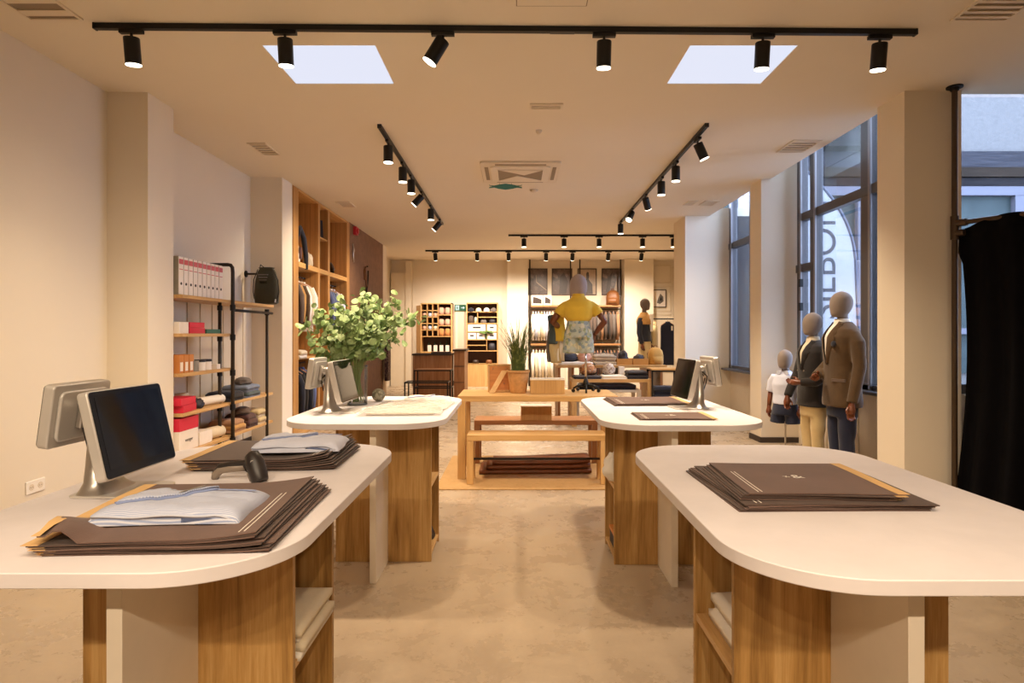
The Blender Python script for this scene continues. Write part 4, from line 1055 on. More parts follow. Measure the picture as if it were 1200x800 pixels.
# ------------------------------------------------------------------ built-in oak wardrobe and brown wall
wb = thing('wardrobe', 'built-in oak wardrobe with open compartments on the left wall', 'wardrobe', (-3.18, 8.24, 0))
xb, xf = -.20, .20
MB().box(xb, xf, 0, .20, 0, CE-.01).build('side_panel', 'wardrobe', wb, bevel=.002)
MB().box(xb, xf, 2.62, 2.80, 0, CE-.01).build('side_panel', 'slat', wb, bevel=.002)
MB().box(xb, xf, 1.04, 1.14, 0, CE-.04).build('divider', 'slat', wb, bevel=.002)
MB().box(xb, xf, 1.53, 1.63, 0, CE-.04).build('divider', 'slat', wb, bevel=.002)
MB().box(xb, xb+.015, .2, 2.62, 0, CE-.04).build('back_panel', 'slat_y', wb)
MB().box(xb, xf, .2, 2.62, CE-.04, CE-.01).build('top_panel', 'wardrobe_y', wb)
MB().box(xb, xf+.004, .2, 2.62, 2.33, 2.40).build('middle_shelf', 'wardrobe_y', wb, bevel=.002)
MB().box(xb, xf-.01, .2, 1.04, 1.05, 1.08).build('shelf', 'wardrobe_y', wb, bevel=.002)
MB().box(xb, xf-.01, 1.63, 2.62, 1.05, 1.08).build('shelf', 'wardrobe_y', wb, bevel=.002)
MB().box(xb, xf-.01, 1.14, 1.53, 2.87, 2.895).build('shelf', 'wardrobe_y', wb, bevel=.002)
for a, b in ((.2, 1.04), (1.14, 1.53), (1.63, 2.62)): MB().box(xb, xf, a, b, .0, .09).build('plinth', 'wardrobe_y', wb)
for a, b in ((.2, 1.04), (1.63, 2.62)):
    for z in (2.24, .98): MB().tube([(.0, a, z), (.0, b, z)], .012, 10).build('hanging_rail', 'black', wb)
for y in (.6, 2.1): MB().tube([(0.03, y, CE-.043), (.03, y, CE-.04)], .03, 14).build('recessed_lamp', 'black', wb)

def garment(loc, rz, label, mat, L=.72, W=.40, T=.055, group=None, sleeves=True, name='hanging_shirt', cat='shirt', tagged=False, trim=None, hang=None):
    """garment on a hanger; the hook's bend is at the origin, garment spans local x"""
    t = thing(name, label, cat, loc, rz, group); m = MB(); h = W/2
    m.loft([(0, 0, -L, h*.92, T), (0, .004, -L*.7, h*.86, T*.9), (0, 0, -L*.42, h*.84, T*.95), (0, 0, -.20, h*.86, T), (0, 0, -.15, h*.82, T*.9), (0, 0, -.115, h*.55, T*.8), (0, 0, -.09, h*.30, T*.7), (0, 0, -.065, h*.26, T*.7)], 22, 2.2)
    if sleeves:
        for sx in (-1, 1): m.tube([(sx*h*.72, 0, -.155), (sx*h*1.0, .01, -.30), (sx*h*1.06, .005, -.48), (sx*h*1.02, -.005, -L*.88)], [.045, .05, .042, .034], 10)
    m.build('body', mat, t, True)
    hg = MB(); hg.tube([(-h*.8, 0, -.145), (-h*.4, 0, -.10), (0, 0, -.06), (h*.4, 0, -.10), (h*.8, 0, -.145)], .009, 6)
    o = hg.build('hanger', 'redoak', t, True)
    MB().tube([(0, 0, -.06), (0, 0, -.02), (.014, 0, -.004), (.0, 0, .013), (-.014, 0, .004)], .003, 6).build('hook', 'chrome', o, True)
    if trim: MB().box(-.012, .012, -T-.003, -T*.6, -L*.9, -.09).build('placket', trim, t)
    if tagged: MB().box(.05, .085, -T-.004, -T-.002, -.24, -.15).build('price_tag', 'card', t)
    return t
def wardrobe_row(y0, y1, z, specs, where, grp):
    n = len(specs)
    for i, (mt, L, nm, ct, cn) in enumerate(specs):
        garment((-3.18, y0+(y1-y0)*(i+.5)/n, z), R(random.Random(i).uniform(-8, 8)), '%s %s, %s nearest %s' % (cn, ct, ORD[i], where), mt, L, .36, .04, grp, True, nm, ct)
wardrobe_row(8.50, 9.22, 2.24, [('suitbrown', .78, 'hanging_jacket', 'jacket', 'brown'), ('camel', .75, 'hanging_jacket', 'jacket', 'camel'), ('olive', .75, 'hanging_jacket', 'jacket', 'olive'), ('whitecloth', .80, 'hanging_shirt', 'shirt', 'white'), ('creamcloth', .8, 'hanging_shirt', 'shirt', 'cream'), ('whitecloth', .80, 'hanging_shirt', 'shirt', 'white')], 'on upper wardrobe rail', 'clothes on the upper wardrobe rail')
wardrobe_row(9.95, 10.75, 2.24, [('bluecloth', .80, 'hanging_shirt', 'shirt', 'blue'), ('bluecloth', .78, 'hanging_shirt', 'shirt', 'blue'), ('denim', .80, 'hanging_shirt', 'shirt', 'grey blue'), ('whitecloth', .8, 'hanging_shirt', 'shirt', 'white'), ('shirtfar', .78, 'hanging_shirt', 'shirt', 'pale blue')], 'in the far wardrobe bay', 'shirts in the far wardrobe bay')
wardrobe_row(8.52, 9.2, .98, [('navy', .80, 'hanging_jacket', 'jacket', 'navy'), ('darkblazer', .8, 'hanging_jacket', 'jacket', 'charcoal'), ('navy', .8, 'hanging_jacket', 'jacket', 'dark navy'), ('bluecloth', .75, 'hanging_jacket', 'jacket', 'blue')], 'on lower wardrobe rail', 'dark clothes on the lower wardrobe rail')
wardrobe_row(9.95, 10.75, .98, [('navy', .80, 'hanging_jacket', 'jacket', 'navy'), ('denim', .78, 'hanging_jacket', 'jacket', 'denim'), ('darkblazer', .8, 'hanging_jacket', 'jacket', 'charcoal')], 'in the lower far wardrobe bay', 'dark clothes in the lower far wardrobe bay')
# things standing in the upper compartments
sb = thing('shoulder_bag', 'white and dark shoulder bag with long strap in wardrobe top', 'bag', (-3.08, 8.62, 2.401))
MB().loft([(0, 0, .0, .05, .09), (0, 0, .10, .055, .10), (0, 0, .26, .03, .06), (0, 0, .30, .012, .03)], 16).build('sack', 'whitecloth', sb, True)
MB().tube([(.04, -.09, .12), (.05, -.06, .36), (.06, -.0, .50), (.08, .08, .36), (.10, .12, .12), (.105, .13, -.08)], [.012, .022, .03, .038, .034, .022], 8).build('strap', 'navy', sb, True)
MB().loft([(.06, .02, .06, .014, .05), (.06, .02, .22, .014, .04)], 10).build('maroon_flap', 'maroon', sb, True)
crumpled('knit_bundle', 'knitwear', (-3.10, 9.18, 2.401), .075, 'cream knitted bundle beside wardrobe divider', 'creamcloth', 2, (1, .8, 1.6))
fr = thing('leaning_frame', 'small dark frame leaning on the narrow wardrobe shelf', 'picture frame', (-3.08, 9.56, 2.896)); q = MB().box(-.09, .09, -.007, .007, 0, .30).build('frame', 'ink', fr, bevel=.002); q.rotation_euler.x = R(-14); q.rotation_euler.z = R(30)
sh = thing('dress_shoe', 'dark leather shoe tilted on a stand in far wardrobe compartment', 'shoe', (-3.06, 10.2, 2.401), R(-60))
m = MB(); m.tube([(-.14, 0, .17), (-.09, 0, .155), (0, 0, .105), (.08, 0, .065), (.15, 0, .045)], [.035, .05, .05, .042, .02], 14); m.build('upper', 'darkleather', sh, True)
MB().tube([(-.15, 0, .12), (-.02, 0, .055), (.07, 0, .02), (.16, 0, .02)], [.03, .03, .035, .015], 10).build('sole', 'black', sh, True)
MB().extr([(-.14, 0), (-.06, 0), (-.06, .10), (-.14, .13)], -.03, .03).build('stand', 'wardrobe', sh)
cloth_pile('folded_knitwear', 'knitwear', (-3.12, 8.62, 1.082), 0, 'white folded knitwear on the wardrobe shelf behind the eucalyptus', ['whitecloth', 'creamcloth'], .30, .26, .10, 2)
cloth_pile('folded_knitwear', 'knitwear', (-3.12, 10.2, 1.082), 0, 'brown folded knitwear on the far wardrobe shelf', ['suitbrown', 'maroon'], .30, .30, .16, 3)
struct(MB().box(XL, -2.98, 11.05, 13.82, 0, CE).build('wall_brown', 'brownwall'))
al = thing('fire_alarm', 'red fire alarm sounder high on the brown wall', 'alarm', (-2.98, 11.35, 3.23)); MB().box(0, .06, -.08, .08, 0, .15).build('body', 'alarm', al, bevel=.008); MB().tube([(.06, 0, .075), (.085, 0, .075)], .05, 14).build('horn', 'alarm', al)
st = thing('leather_braces', 'looped brown leather belt hanging on the brown wall', 'belt', (-2.965, 12.2, 2.05))
MB().tube([(0, -.10, .42), (.0, -.13, .60), (0, -.06, .68), (0, .0, .45), (0, .05, .25), (0, .02, .0), (0, .06, -.18)], .018, 8).build('strap', 'brownleather', st, True)
MB().tube([(.012, .13, .62), (.012, .10, .42), (.012, .0, .2), (.012, -.05, .05), (.012, .08, -.10), (.012, .14, -.22)], .017, 8).build('strap', 'darkleather', st, True); MB().tube([(0, .05, .7), (.03, .05, .7)], .012, 8).build('peg', 'black', st)
fg = thing('wall_ornament', 'pale slim metal ornament on the brown wall under the alarm', 'ornament', (-2.975, 11.25, 2.72)); MB().tube([(0, 0, .34), (.01, .02, .22), (.01, -.03, .12), (.01, .03, .0)], [.01, .02, .014, .008], 8).build('body', 'silver', fg, True)
rg_ = thing('hanging_textile', 'patterned dark textile hanging at the end of the brown wall', 'textile', (-2.93, 13.9, .35)); MB().box(-.0, .08, -.15, .15, 0, .95).build('cloth', 'patterned', rg_, bevel=.01); MB().tube([(-.04, 0, .97), (.1, 0, .97)], .012, 8).build('rod', 'black', rg_)

# ------------------------------------------------------------------ display figures
def hand(parent, p, d, side, s=1.0, mat='limb', curl=.6):
    """carved hand at wrist p pointing along d, five separate fingers"""
    d = Vector(d).normalized(); a = d.orthogonal().normalized() if abs(d.z) < .9 else Vector((0, 1, 0)); a = (a-d*a.dot(d)).normalized(); b = d.cross(a)
    W = lambda x, y, z: Vector(p)+(a*x+b*y+d*z)*s
    m = MB(); m.tube([W(0, 0, -.03), W(0, 0, .0), W(0, 0, .045), W(0, 0, .085)], [.026*s, .029*s, .040*s, .036*s], 12)
    for k, (x, L) in enumerate(((-.030, .070), (-.010, .080), (.010, .076), (.029, .058))):
        m.tube([W(x*.9, 0, .07), W(x, .006, .07+L*.45), W(x*1.02, .006+.022*curl, .07+L*.78), W(x, .012+.045*curl, .07+L*.95)], [.0115*s, .0105*s, .0095*s, .007*s], 8)
    m.tube([W(-.030*side, .006, .02), W(-.056*side, .02, .055), W(-.052*side, .035, .085)], [.014*s, .012*s, .009*s], 8)
    return m.build('hand', mat, parent, True, remesh=.005*s)
def head(parent, z, s, mat, y=-.01, neck=True):
    m = MB(); H = .27*s
    prof = [(0, .0, .02, .02), (-.030, .03, .045, .05), (-.022, .10, .062, .072), (-.008, .22, .076, .090), (.0, .40, .083, .104), (.004, .58, .084, .108), (.006, .76, .078, .100), (.006, .90, .054, .070), (.006, .97, .028, .038), (.006, 1.0, .004, .004)]
    m.loft([(0, y+o*s, z+f*H, rx*s*1.12, ry*s*1.08) for o, f, rx, ry in prof], 24)
    o = m.build('head', mat, parent, True, sub=1)
    if neck: MB().loft([(0, .01, z-.10*s, .058*s, .056*s), (0, .008, z-.02*s, .050*s, .052*s), (0, .0, z+.09*s, .046*s, .052*s)], 18).build('neck', mat, parent, True)
    return o
def sleeve_path(pts, rad): return pts, rad
def upper(parent, name, mat, rings, arms, remesh=.011, e=2.3, bevel=0):
    m = MB(); m.loft(rings, 28, e)
    for pts, rad in arms: m.tube(pts, rad, 14)
    return m.build(name, mat, parent, True, remesh=remesh)
def trousers(parent, mat, zt, zb, rx, ry, gap=.085, rb=.062):
    m = MB(); crotch = zt-.22
    m.loft([(0, 0, crotch-.02, rx*.98, ry*.95), (0, 0, crotch+.08, rx, ry), (0, 0, zt, rx*.88, ry*.85)], 24, 2.3)
    for s in (-1, 1):
        m.tube([(s*gap*1.05, 0, crotch+.05), (s*gap*1.1, -.005, crotch-.15), (s*gap*1.08, -.008, (crotch+zb)/2), (s*gap, .01, zb)], [rx*.52, rx*.50, (rx*.43+rb)/2, rb], 16)
    return m.build('trousers', mat, parent, True, remesh=.012)

# tall figure: brown wool blazer, navy trousers
g1 = thing('display_figure', 'tallest faceless display figure in brown blazer and navy trousers by the window', 'mannequin', (3.20, 6.02, 0), R(-88), 'display figures by the window')
head(g1, 1.565, .96, 'mannequinhead')
upper(g1, 'shirt', 'whitecloth', [(0, -.015, 1.10, .13, .10), (0, -.02, 1.30, .15, .125), (0, -.01, 1.42, .14, .11), (0, 0, 1.50, .075, .075), (0, .0, 1.555, .062, .064)], [], .01)
rings = [(0, .0, .70, .215, .15), (0, 0, .74, .218, .155), (0, 0, .95, .20, .145), (0, -.005, 1.10, .188, .138), (0, -.008, 1.25, .205, .148), (0, -.004, 1.38, .215, .148), (0, .006, 1.45, .195, .115), (0, .015, 1.49, .135, .085), (0, .022, 1.525, .075, .065)]
jk = upper(g1, 'blazer', 'olive', rings, [([(.165, .01, 1.405), (.225, .02, 1.32), (.258, .02, 1.10), (.265, -.02, .92), (.258, -.05, .76)], [.062, .070, .060, .055, .050]),
     ([(-.165, .01, 1.405), (-.225, .02, 1.32), (-.27, .03, 1.12), (-.21, -.10, 1.02), (-.10, -.205, .985)], [.062, .070, .060, .055, .048])])
def chest(z, k, z0):
    """front surface of a blazer at height z (k scales the tall figure's sections)"""
    zz = z/k; pr = [(1.0, -.146), (1.10, -.143), (1.25, -.156), (1.38, -.152), (1.45, -.109), (1.49, -.070), (1.525, -.043), (1.6, -.04)]
    for (a, ya), (b, yb) in zip(pr, pr[1:]):
        if a <= zz <= b: return (ya+(yb-ya)*(zz-a)/(b-a))*k
    return pr[-1][1]*k
def front_opening(parent, mat, k, z0, z1, w=.05, nm='shirt_front', off=.004):
    MB().sheet(8, 14, lambda u, v: ((2*u-1)*(.004+w*v)*k, chest(z0+(z1-z0)*v, k, z0)-off-.006*(1-(2*u-1)**2), z0+(z1-z0)*v), .004).build(nm, mat, parent, True)
def lapels(parent, mat, k, z0, z1, w=.05):
    for s in (-1, 1):
        def lp(u, v, s=s):
            inner = .004+w*v; wid = (.012+.075*min(1, v/.62) if v < .62 else .087-.085*(v-.62)/.38*.6)*(1 if v < .62 or v > .68 else .8)
            z = z0+(z1-z0)*v
            return (s*(inner+wid*u)*k, chest(z, k, z0)-.019+.030*u*u, z-.01*u)
        MB().sheet(6, 18, lp, .004).build('lapel', mat, parent, True)
lapels(g1, 'olive', 1.0, 1.12, 1.53)
front_opening(g1, 'whitecloth', 1.0, 1.12, 1.555)
for s in (-1, 1): MB().box(s*.135-.065, s*.135+.065, -.118, -.106, .945, .975, rz=s*R(38)).build('pocket_flap', 'suitbrown', g1, bevel=.003)
crm = MB().ball((.115, -.15, 1.31), .035, .018, .03); crm.build('pocket_square', 'navy', g1, True)
trousers(g1, 'navytrouser', .84, .13, .165, .125, .085, .07)
hand(g1, (.256, -.055, .735), (-.02, -.12, -1), 1); hand(g1, (-.085, -.22, .985), (1, -.55, -.1), -1)
for s in (-1, 1): MB().tube([(s*.085, .04, .04), (s*.085, -.05, .045), (s*.085, -.16, .03)], [.045, .045, .03], 12).tube([(s*.085, .02, .05), (s*.085, .02, .15)], .04, 10).build('shoe', 'darkleather', g1, True)
MB().loft([(0, 0, 0, .2, .2), (0, 0, .012, .2, .2)], 28).build('stand_plate', 'silver', g1)

# middle figure: dark double-breasted blazer, beige trousers
g2 = thing('display_figure', 'middle display figure in dark blazer and beige trousers by the window', 'mannequin', (3.16, 6.52, 0), R(-80), 'display figures by the window')
k = .88
head(g2, 1.385, .92, 'mannequinhead')
upper(g2, 'shirt', 'creamcloth', [(0, -.015, 1.0, .11, .09), (0, -.02, 1.2, .13, .105), (0, 0, 1.32, .07, .07), (0, 0, 1.38, .056, .058)], [], .01)
sc_ = lambda rr: [(cx*k, cy*k, z*k, rx*k, ry*k) for cx, cy, z, rx, ry in rr]
upper(g2, 'blazer', 'darkblazer', [(0, 0, .69*.93, .20, .145)]+sc_(rings[1:]), [([(.145, .01, 1.235), (.197, .02, 1.16), (.235, .03, .98), (.17, -.10, .91), (.07, -.195, .90)], [.055, .062, .053, .048, .043]),
     ([(-.145, .01, 1.235), (-.197, .02, 1.16), (-.235, -.02, .97), (-.22, -.12, .80), (-.205, -.16, .73)], [.055, .062, .053, .048, .044])])
lapels(g2, 'darkblazer', k, 1.04, 1.345)
front_opening(g2, 'creamcloth', k, 1.04, 1.37)
for s in (-1, 1):
    for z in (.93, 1.02): MB().tube([(s*.05, -.143, z), (s*.05, -.150, z)], .010, 10).build('button', 'silver', g2)
trousers(g2, 'khaki', .78, .10, .15, .115, .075, .062)
hand(g2, (.055, -.205, .90), (-1, -.5, -.05), 1, .9); hand(g2, (-.203, -.165, .715), (.05, -.15, -1), -1, .9)
for s in (-1, 1): MB().tube([(s*.075, .04, .04), (s*.075, -.05, .042), (s*.075, -.14, .03)], [.04, .04, .028], 12).build('shoe', 'brownleather', g2, True)
MB().loft([(0, 0, 0, .18, .18), (0, 0, .012, .18, .18)], 28).build('stand_plate', 'silver', g2)

# child figure on a rod: white shirt, navy shorts
g3 = thing('display_figure', 'small child display figure in white shirt and navy shorts by the pier', 'mannequin', (3.04, 6.92, 0), R(-48), 'display figures by the window')
head(g3, 1.01, .82, 'mannequinhead')
upper(g3, 'shirt', 'shirtfar', [(0, 0, .62, .135, .11), (0, 0, .72, .130, .10), (0, -.004, .84, .135, .105), (0, 0, .93, .125, .085), (0, .005, .965, .08, .065), (0, .008, .995, .052, .05)],
      [([(-.11, 0, .925), (-.155, .01, .86), (-.175, .01, .745)], [.05, .052, .048]), ([(.11, 0, .925), (.155, .01, .86), (.175, .01, .745)], [.05, .052, .048])], .009)
for s in (-1, 1):
    m = MB(); m.tube([(s*.17, .01, .77), (s*.18, .0, .66), (s*.175, -.03, .57)], [.030, .027, .022], 10); m.build('forearm', 'limb', g3, True)
    hand(g3, (s*.174, -.033, .565), (0, -.15, -1), s, .75)
    m = MB(); m.extr([(s*.01, .985), (s*.055, 1.0), (s*.075, .955), (s*.035, .945)], -.072, -.06); m.build('collar', 'shirtfar', g3, bevel=.003)
m = MB(); m.loft([(0, 0, .50, .145, .115), (0, 0, .56, .142, .115), (0, 0, .66, .125, .10)], 24)
for s in (-1, 1): m.tube([(s*.07, 0, .55), (s*.082, -.002, .47), (s*.088, -.004, .40)], [.075, .078, .082], 16)
m.build('shorts', 'navytrouser', g3, True, remesh=.01)
MB().tube([(0, .0, .0), (0, 0, .55)], .010, 10).build('rod', 'silver', g3); MB().loft([(0, 0, 0, .15, .15), (0, 0, .012, .15, .15)], 28).build('stand_plate', 'silver', g3)

# figure seen from behind on the oak table
g4 = thing('display_figure', 'display figure in yellow top and floral shorts, seen from behind on oak table', 'mannequin', (.645, 6.29, .812), R(176))
B = .812
head(g4, 1.755-B, .98, 'headlight')

upper(g4, 'top', 'yellow', [(0, 0, 1.535-B, .115, .095), (0, 0, 1.56-B, .135, .11), (0, 0, 1.60-B, .145, .115), (0, 0, 1.68-B, .155, .115), (0, .005, 1.735-B, .14, .09), (0, .01, 1.765-B, .085, .065), (0, .01, 1.80-B, .058, .056)],
      [([(-.115, .005, 1.705-B), (-.165, .01, 1.665-B), (-.205, .01, 1.605-B)], [.046, .053, .057]), ([(.115, .005, 1.705-B), (.165, .01, 1.665-B), (.205, .01, 1.605-B)], [.046, .053, .057])], .009)
q = MB()
q.loft([(0, .008, 1.785-B, .064, .062), (0, .012, 1.815-B, .067, .064)], 20, cap=False); q.build('collar', 'yellow', g4, True)
m = MB(); m.loft([(0, 0, 1.37-B, .135, .11), (0, 0, 1.45-B, .130, .108), (0, 0, 1.545-B, .115, .095)], 24)
for s in (-1, 1): m.tube([(s*.07, 0, 1.44-B), (s*.078, -.002, 1.33-B), (s*.082, -.004, 1.21-B)], [.070, .077, .083], 16)
m.build('shorts', 'floral', g4, True, remesh=.009)
for s in (-1, 1):   # local +x is screen-left because the figure faces away
    el = (s*.265, .04, 1.535-B) if s > 0 else (s*.262, .03, 1.53-B); wr = (s*.19, -.15, 1.47-B) if s > 0 else (s*.165, -.03, 1.40-B)
    m = MB(); m.tube([(s*.20, .01, 1.625-B), (s*.235, .025, 1.575-B), el, tuple((Vector(el)+Vector(wr))/2), wr], [.034, .033, .034, .030, .023], 12); m.build('arm', 'limb', g4, True)
    dd = Vector(wr)-Vector(el); hand(g4, tuple(Vector(wr)+dd.normalized()*.02), dd, s, .85)
px_ = -.075
MB().tube([(px_, 0, .09), (px_, 0, 1.36-B)], .010, 12).build('pole', 'chrome', g4, True)
q = MB(); q.lathe([(.03, .055), (.03, .09), (.022, .12), (.014, .15)], (px_, 0, 0), 16); q.build('hub', 'black', g4, True)
for j in range(5):
    a = 2*PI*j/5+.3; c_, s_ = math.cos(a), math.sin(a)
    lg = MB().tube([(px_+.02*c_, .02*s_, .07), (px_+.09*c_, .09*s_, .065), (px_+.135*c_, .135*s_, .04)], [.014, .011, .009], 8).build('leg', 'black', g4, True)
    MB().tube([(px_+.135*c_-.01*s_, .135*s_+.01*c_, .018), (px_+.135*c_+.01*s_, .135*s_-.01*c_, .018)], .0175, 12).build('castor', 'black', lg)
# jacket and bag slung over its forearm
dr = thing('draped_jacket', 'slate and yellow jacket draped over the forearm of the figure on oak table', 'jacket', (.365, 6.43, 1.13))
def drape(x0, x1, z0, z1, yo, mat, nm, t=.022, ph=0):
    q = MB(); nx, nz = 10, 12; vs = []
    for side in (0, 1):
        for j in range(nz+1):
            for i in range(nx+1):
                u, v = i/nx, j/nz; xx = x0+(x1-x0)*u+.012*math.sin(4*v+ph); y = yo+.014*math.sin(u*7+ph)*(1.2-v)+(t if side else 0)+.05*(v**3)*0
                vs.append((xx, y, z0+(z1-z0)*v-.02*math.sin(PI*u)*(1 if v > .8 else 0)*-1))
    n = (nx+1)*(nz+1); w = nx+1; fs = []
    for j in range(nz):
        for i in range(nx):
            a = j*w+i; fs += [(a, a+1, a+w+1, a+w), (n+a+w, n+a+w+1, n+a+1, n+a)]
    for i in range(nx): fs += [(i+1, i, n+i, n+i+1), (nz*w+i, nz*w+i+1, n+nz*w+i+1, n+nz*w+i)]
    for j in range(nz): fs += [(j*w, j*w+w, n+j*w+w, n+j*w), (j*w+nx+w, j*w+nx, n+j*w+nx, n+j*w+nx+w)]
    q._a(vs, fs); return q.build(nm, mat, dr, True)
drape(-.02, .075, .17, .46, .0, 'teal', 'slate_panel'); drape(.045, .155, .20, .45, -.03, 'yellow', 'yellow_panel', ph=1)
drape(.0, .11, -.03, .22, .015, 'khaki', 'beige_lining', ph=2); drape(-.03, .02, -.02, .30, .03, 'greycloth', 'grey_hem', ph=3); drape(.08, .16, -.01, .22, .03, 'whitecloth', 'white_lining', ph=4)
# ------------------------------------------------------------------ display table group behind the oak table
dt = thing('display_table', 'reddish oak display table with slab legs behind the floral-shorts figure', 'table', (1.54, 10.2, 0))
MB().box(-.88, .88, -.4, .4, .865, .905).build('tabletop', 'lightoak', dt, bevel=.003)
for x in (-.84, -.62, .62, .80): MB().box(x-.02, x+.02 if abs(x) > .7 else x+.02, -.36, .36, 0, .865).build('leg', 'redoak_z', dt, bevel=.002)
trestle('nesting_table', 'light oak nesting table in front of the display table', 'table', 1.465, 9.52, 1.22, .44, .72, .05, .075, z0=.0, bars=False)
lb = trestle('low_bench', 'pale low bench under the display table', 'bench', 1.5, 10.2, 1.06, .55, .50, .04, .06, 'whitewood', 'whitewood', z0=0, bars=False)
def pile(x, y, z, w, d, h, n, mats, label, nm='folded_clothes', ct='clothes', wav=.01, rz=0): return cloth_pile(nm, ct, (x, y, z+.001), rz, label, mats, w, d, h, n, wav=wav)
pile(1.5, 10.15, .50, .90, .36, .10, 2, ['navy', 'ink'], 'dark folded clothes on the pale low bench')
pile(.98, 10.0, .905, .52, .34, .05, 2, ['creamcloth', 'whitecloth'], 'flat cream cloth at the left end of the display table')
crumpled('dark_scarf', 'scarf', (.86, 10.02, .958), .12, 'dark scarf heap on the cream cloth on the display table', 'ink', 2, (1.4, .9, .7))
crumpled('plaid_scarf', 'scarf', (1.12, 10.0, .958), .10, 'pinkish scarf heap right of the dark scarf', 'pinkcloth', 12, (1.2, .9, .9))
pile(1.45, 10.05, .905, .34, .30, .16, 5, ['greycream', 'creamcloth'], 'crumpled pile of grey knitwear in the middle of display table', wav=.03)
for i, x in enumerate((1.76, 2.02)):
    t = thing('wooden_tray', 'camel coloured open box, %s of two on the display table' % ('left' if i == 0 else 'right'), 'box', (x, 10.05, .905), 0, 'camel boxes on the display table')
    q = MB(); q.box(-.125, .125, -.16, -.145, 0, .10).box(-.125, .125, .145, .16, 0, .10).box(-.125, -.11, -.145, .145, 0, .10).box(.11, .125, -.145, .145, 0, .10).box(-.11, .11, -.145, .145, 0, .01); q.build('body', 'camelbox', t)
    crumpled('dark_socks', 'socks', (x, 10.05, .916), .085, 'dark socks heaped in the %s camel box' % ('left' if i == 0 else 'right'), 'ink', 20+i, (1, 1.2, 1.5 if i == 0 else 1.1))
def backpack(loc, rz, label, mat, s=1.0):
    t = thing('backpack', label, 'backpack', loc, rz)
    q = MB(); q.loft([(0, 0, 0, .12*s, .08*s), (0, 0, .02*s, .135*s, .095*s), (0, 0, .16*s, .135*s, .095*s), (0, 0, .24*s, .115*s, .08*s), (0, 0, .285*s, .07*s, .05*s), (0, 0, .30*s, .02*s, .015*s)], 22, 2.6); q.build('body', mat, t, True)
    q = MB(); q.loft([(0, -.085*s, .03*s, .085*s, .03*s), (0, -.09*s, .08*s, .09*s, .034*s), (0, -.085*s, .14*s, .085*s, .03*s)], 16, 3); q.build('front_pocket', mat, t, True)
    MB().tube([(-.03*s, 0, .29*s), (-.025*s, 0, .325*s), (.025*s, 0, .325*s), (.03*s, 0, .29*s)], .006*s, 6).build('handle', 'brownleather', t, True)
    for sx in (-1, 1): MB().tube([(sx*.06*s, .07*s, .27*s), (sx*.09*s, .13*s, .18*s), (sx*.09*s, .09*s, .03*s)], .012*s, 6).build('strap', 'brownleather', t, True)
    return t
backpack((2.29, 10.05, .905), R(10), 'tan suede backpack at the right end of the display table', 'tan', .95)
z2 = .721
pile(1.10, 9.5, z2, .40, .34, .045, 2, ['navy', 'ink'], 'flat dark clothes on the left of the nesting table')
crumpled('patterned_scarf', 'scarf', (1.13, 9.62, z2+.048), .11, 'orange patterned scarf heap on the nesting table', 'pattorange', 7, (1.1, .8, .95))
pile(1.50, 9.5, z2, .38, .32, .05, 3, ['whitecloth', 'creamcloth'], 'white folded shirts in the middle of nesting table')
crumpled('patterned_scarf', 'scarf', (1.46, 9.62, z2+.052), .09, 'pale patterned scarf heap on white shirts on nesting table', 'pattpale', 3, (1.1, .8, 1.1))
pile(1.86, 9.5, z2, .30, .32, .12, 4, ['navy', 'ink'], 'tall stack of navy jumpers on the right of the nesting table')
card_box(9.58, 9.72, z2, .17, 'white box behind the white shirts on nesting table', ['card'], 1.62, 1.70)
sd = thing('side_table', 'small black framed side table with pale top left of the third pier', 'table', (2.24, 9.3, 0))
MB().box(-.22, .22, -.18, .18, .865, .89).build('top', 'lightoak', sd, bevel=.002)
MB().box(-.21, .21, -.17, .17, .40, .415).build('shelf', 'lightoak', sd)
for sx in (-1, 1):
    for sy in (-1, 1): MB().box(sx*.205-.011, sx*.205+.011, sy*.165-.011, sy*.165+.011, 0, .865).build('leg', 'black', sd)
MB().box(-.216, .216, -.176, -.154, .84, .862).box(-.216, .216, .154, .176, .84, .862).build('apron', 'black', sd)
pile(2.24, 9.3, .416, .34, .28, .20, 4, ['navytrouser', 'navy'], 'navy folded trousers on the lower shelf of the black side table')

# ------------------------------------------------------------------ pipe fixture on the far wall with hanging rows
fx = thing('wall_fixture', 'dark pipe clothes fixture with two bays on the far wall', 'clothes rail', (1.62, 16.6, 0))
for x in (-1.23, -.13, .12, 1.22): MB().tube([(x, 0, 0), (x, 0, CE)], .018, 10).build('post', 'pipe', fx, True)
for a, b in ((-1.23, -.13), (.12, 1.22)):
    for z in (2.13, 1.10):
        MB().box(a+.02, b-.02, -.17, .27, z, z+.045).build('shelf', 'redoak', fx, bevel=.002)
        MB().tube([(a, -.02, z-.06), (b, -.02, z-.06)], .013, 8).build('rail', 'pipe', fx)
def back_row(x0, x1, z, n, mats, cn, where, L, nm, ct, T=.032, grp=None):
    for i in range(n):
        x = x0+(x1-x0)*(i+.5)/n
        garment((x, 16.58, z), PI/2+R(random.Random(i+n).uniform(-7, 7)), '%s %s, %s from the left %s' % (cn[i % len(cn)], ct, ORD[i], where), mats[i % len(mats)], L, .42, T, grp, True, nm, ct)
back_row(.44, 1.12, 2.07, 9, ['whitecloth', 'shirtfar', 'whitecloth', 'creamcloth'], ['white', 'pale blue', 'white', 'cream'], 'on the upper left far rail', .84, 'hanging_shirt', 'shirt', grp='shirts on the upper left far rail')
back_row(.44, 1.12, 1.04, 8, ['whitecloth', 'creamcloth'], ['white', 'cream'], 'on the lower left far rail', .84, 'hanging_shirt', 'shirt', grp='shirts on the lower left far rail')
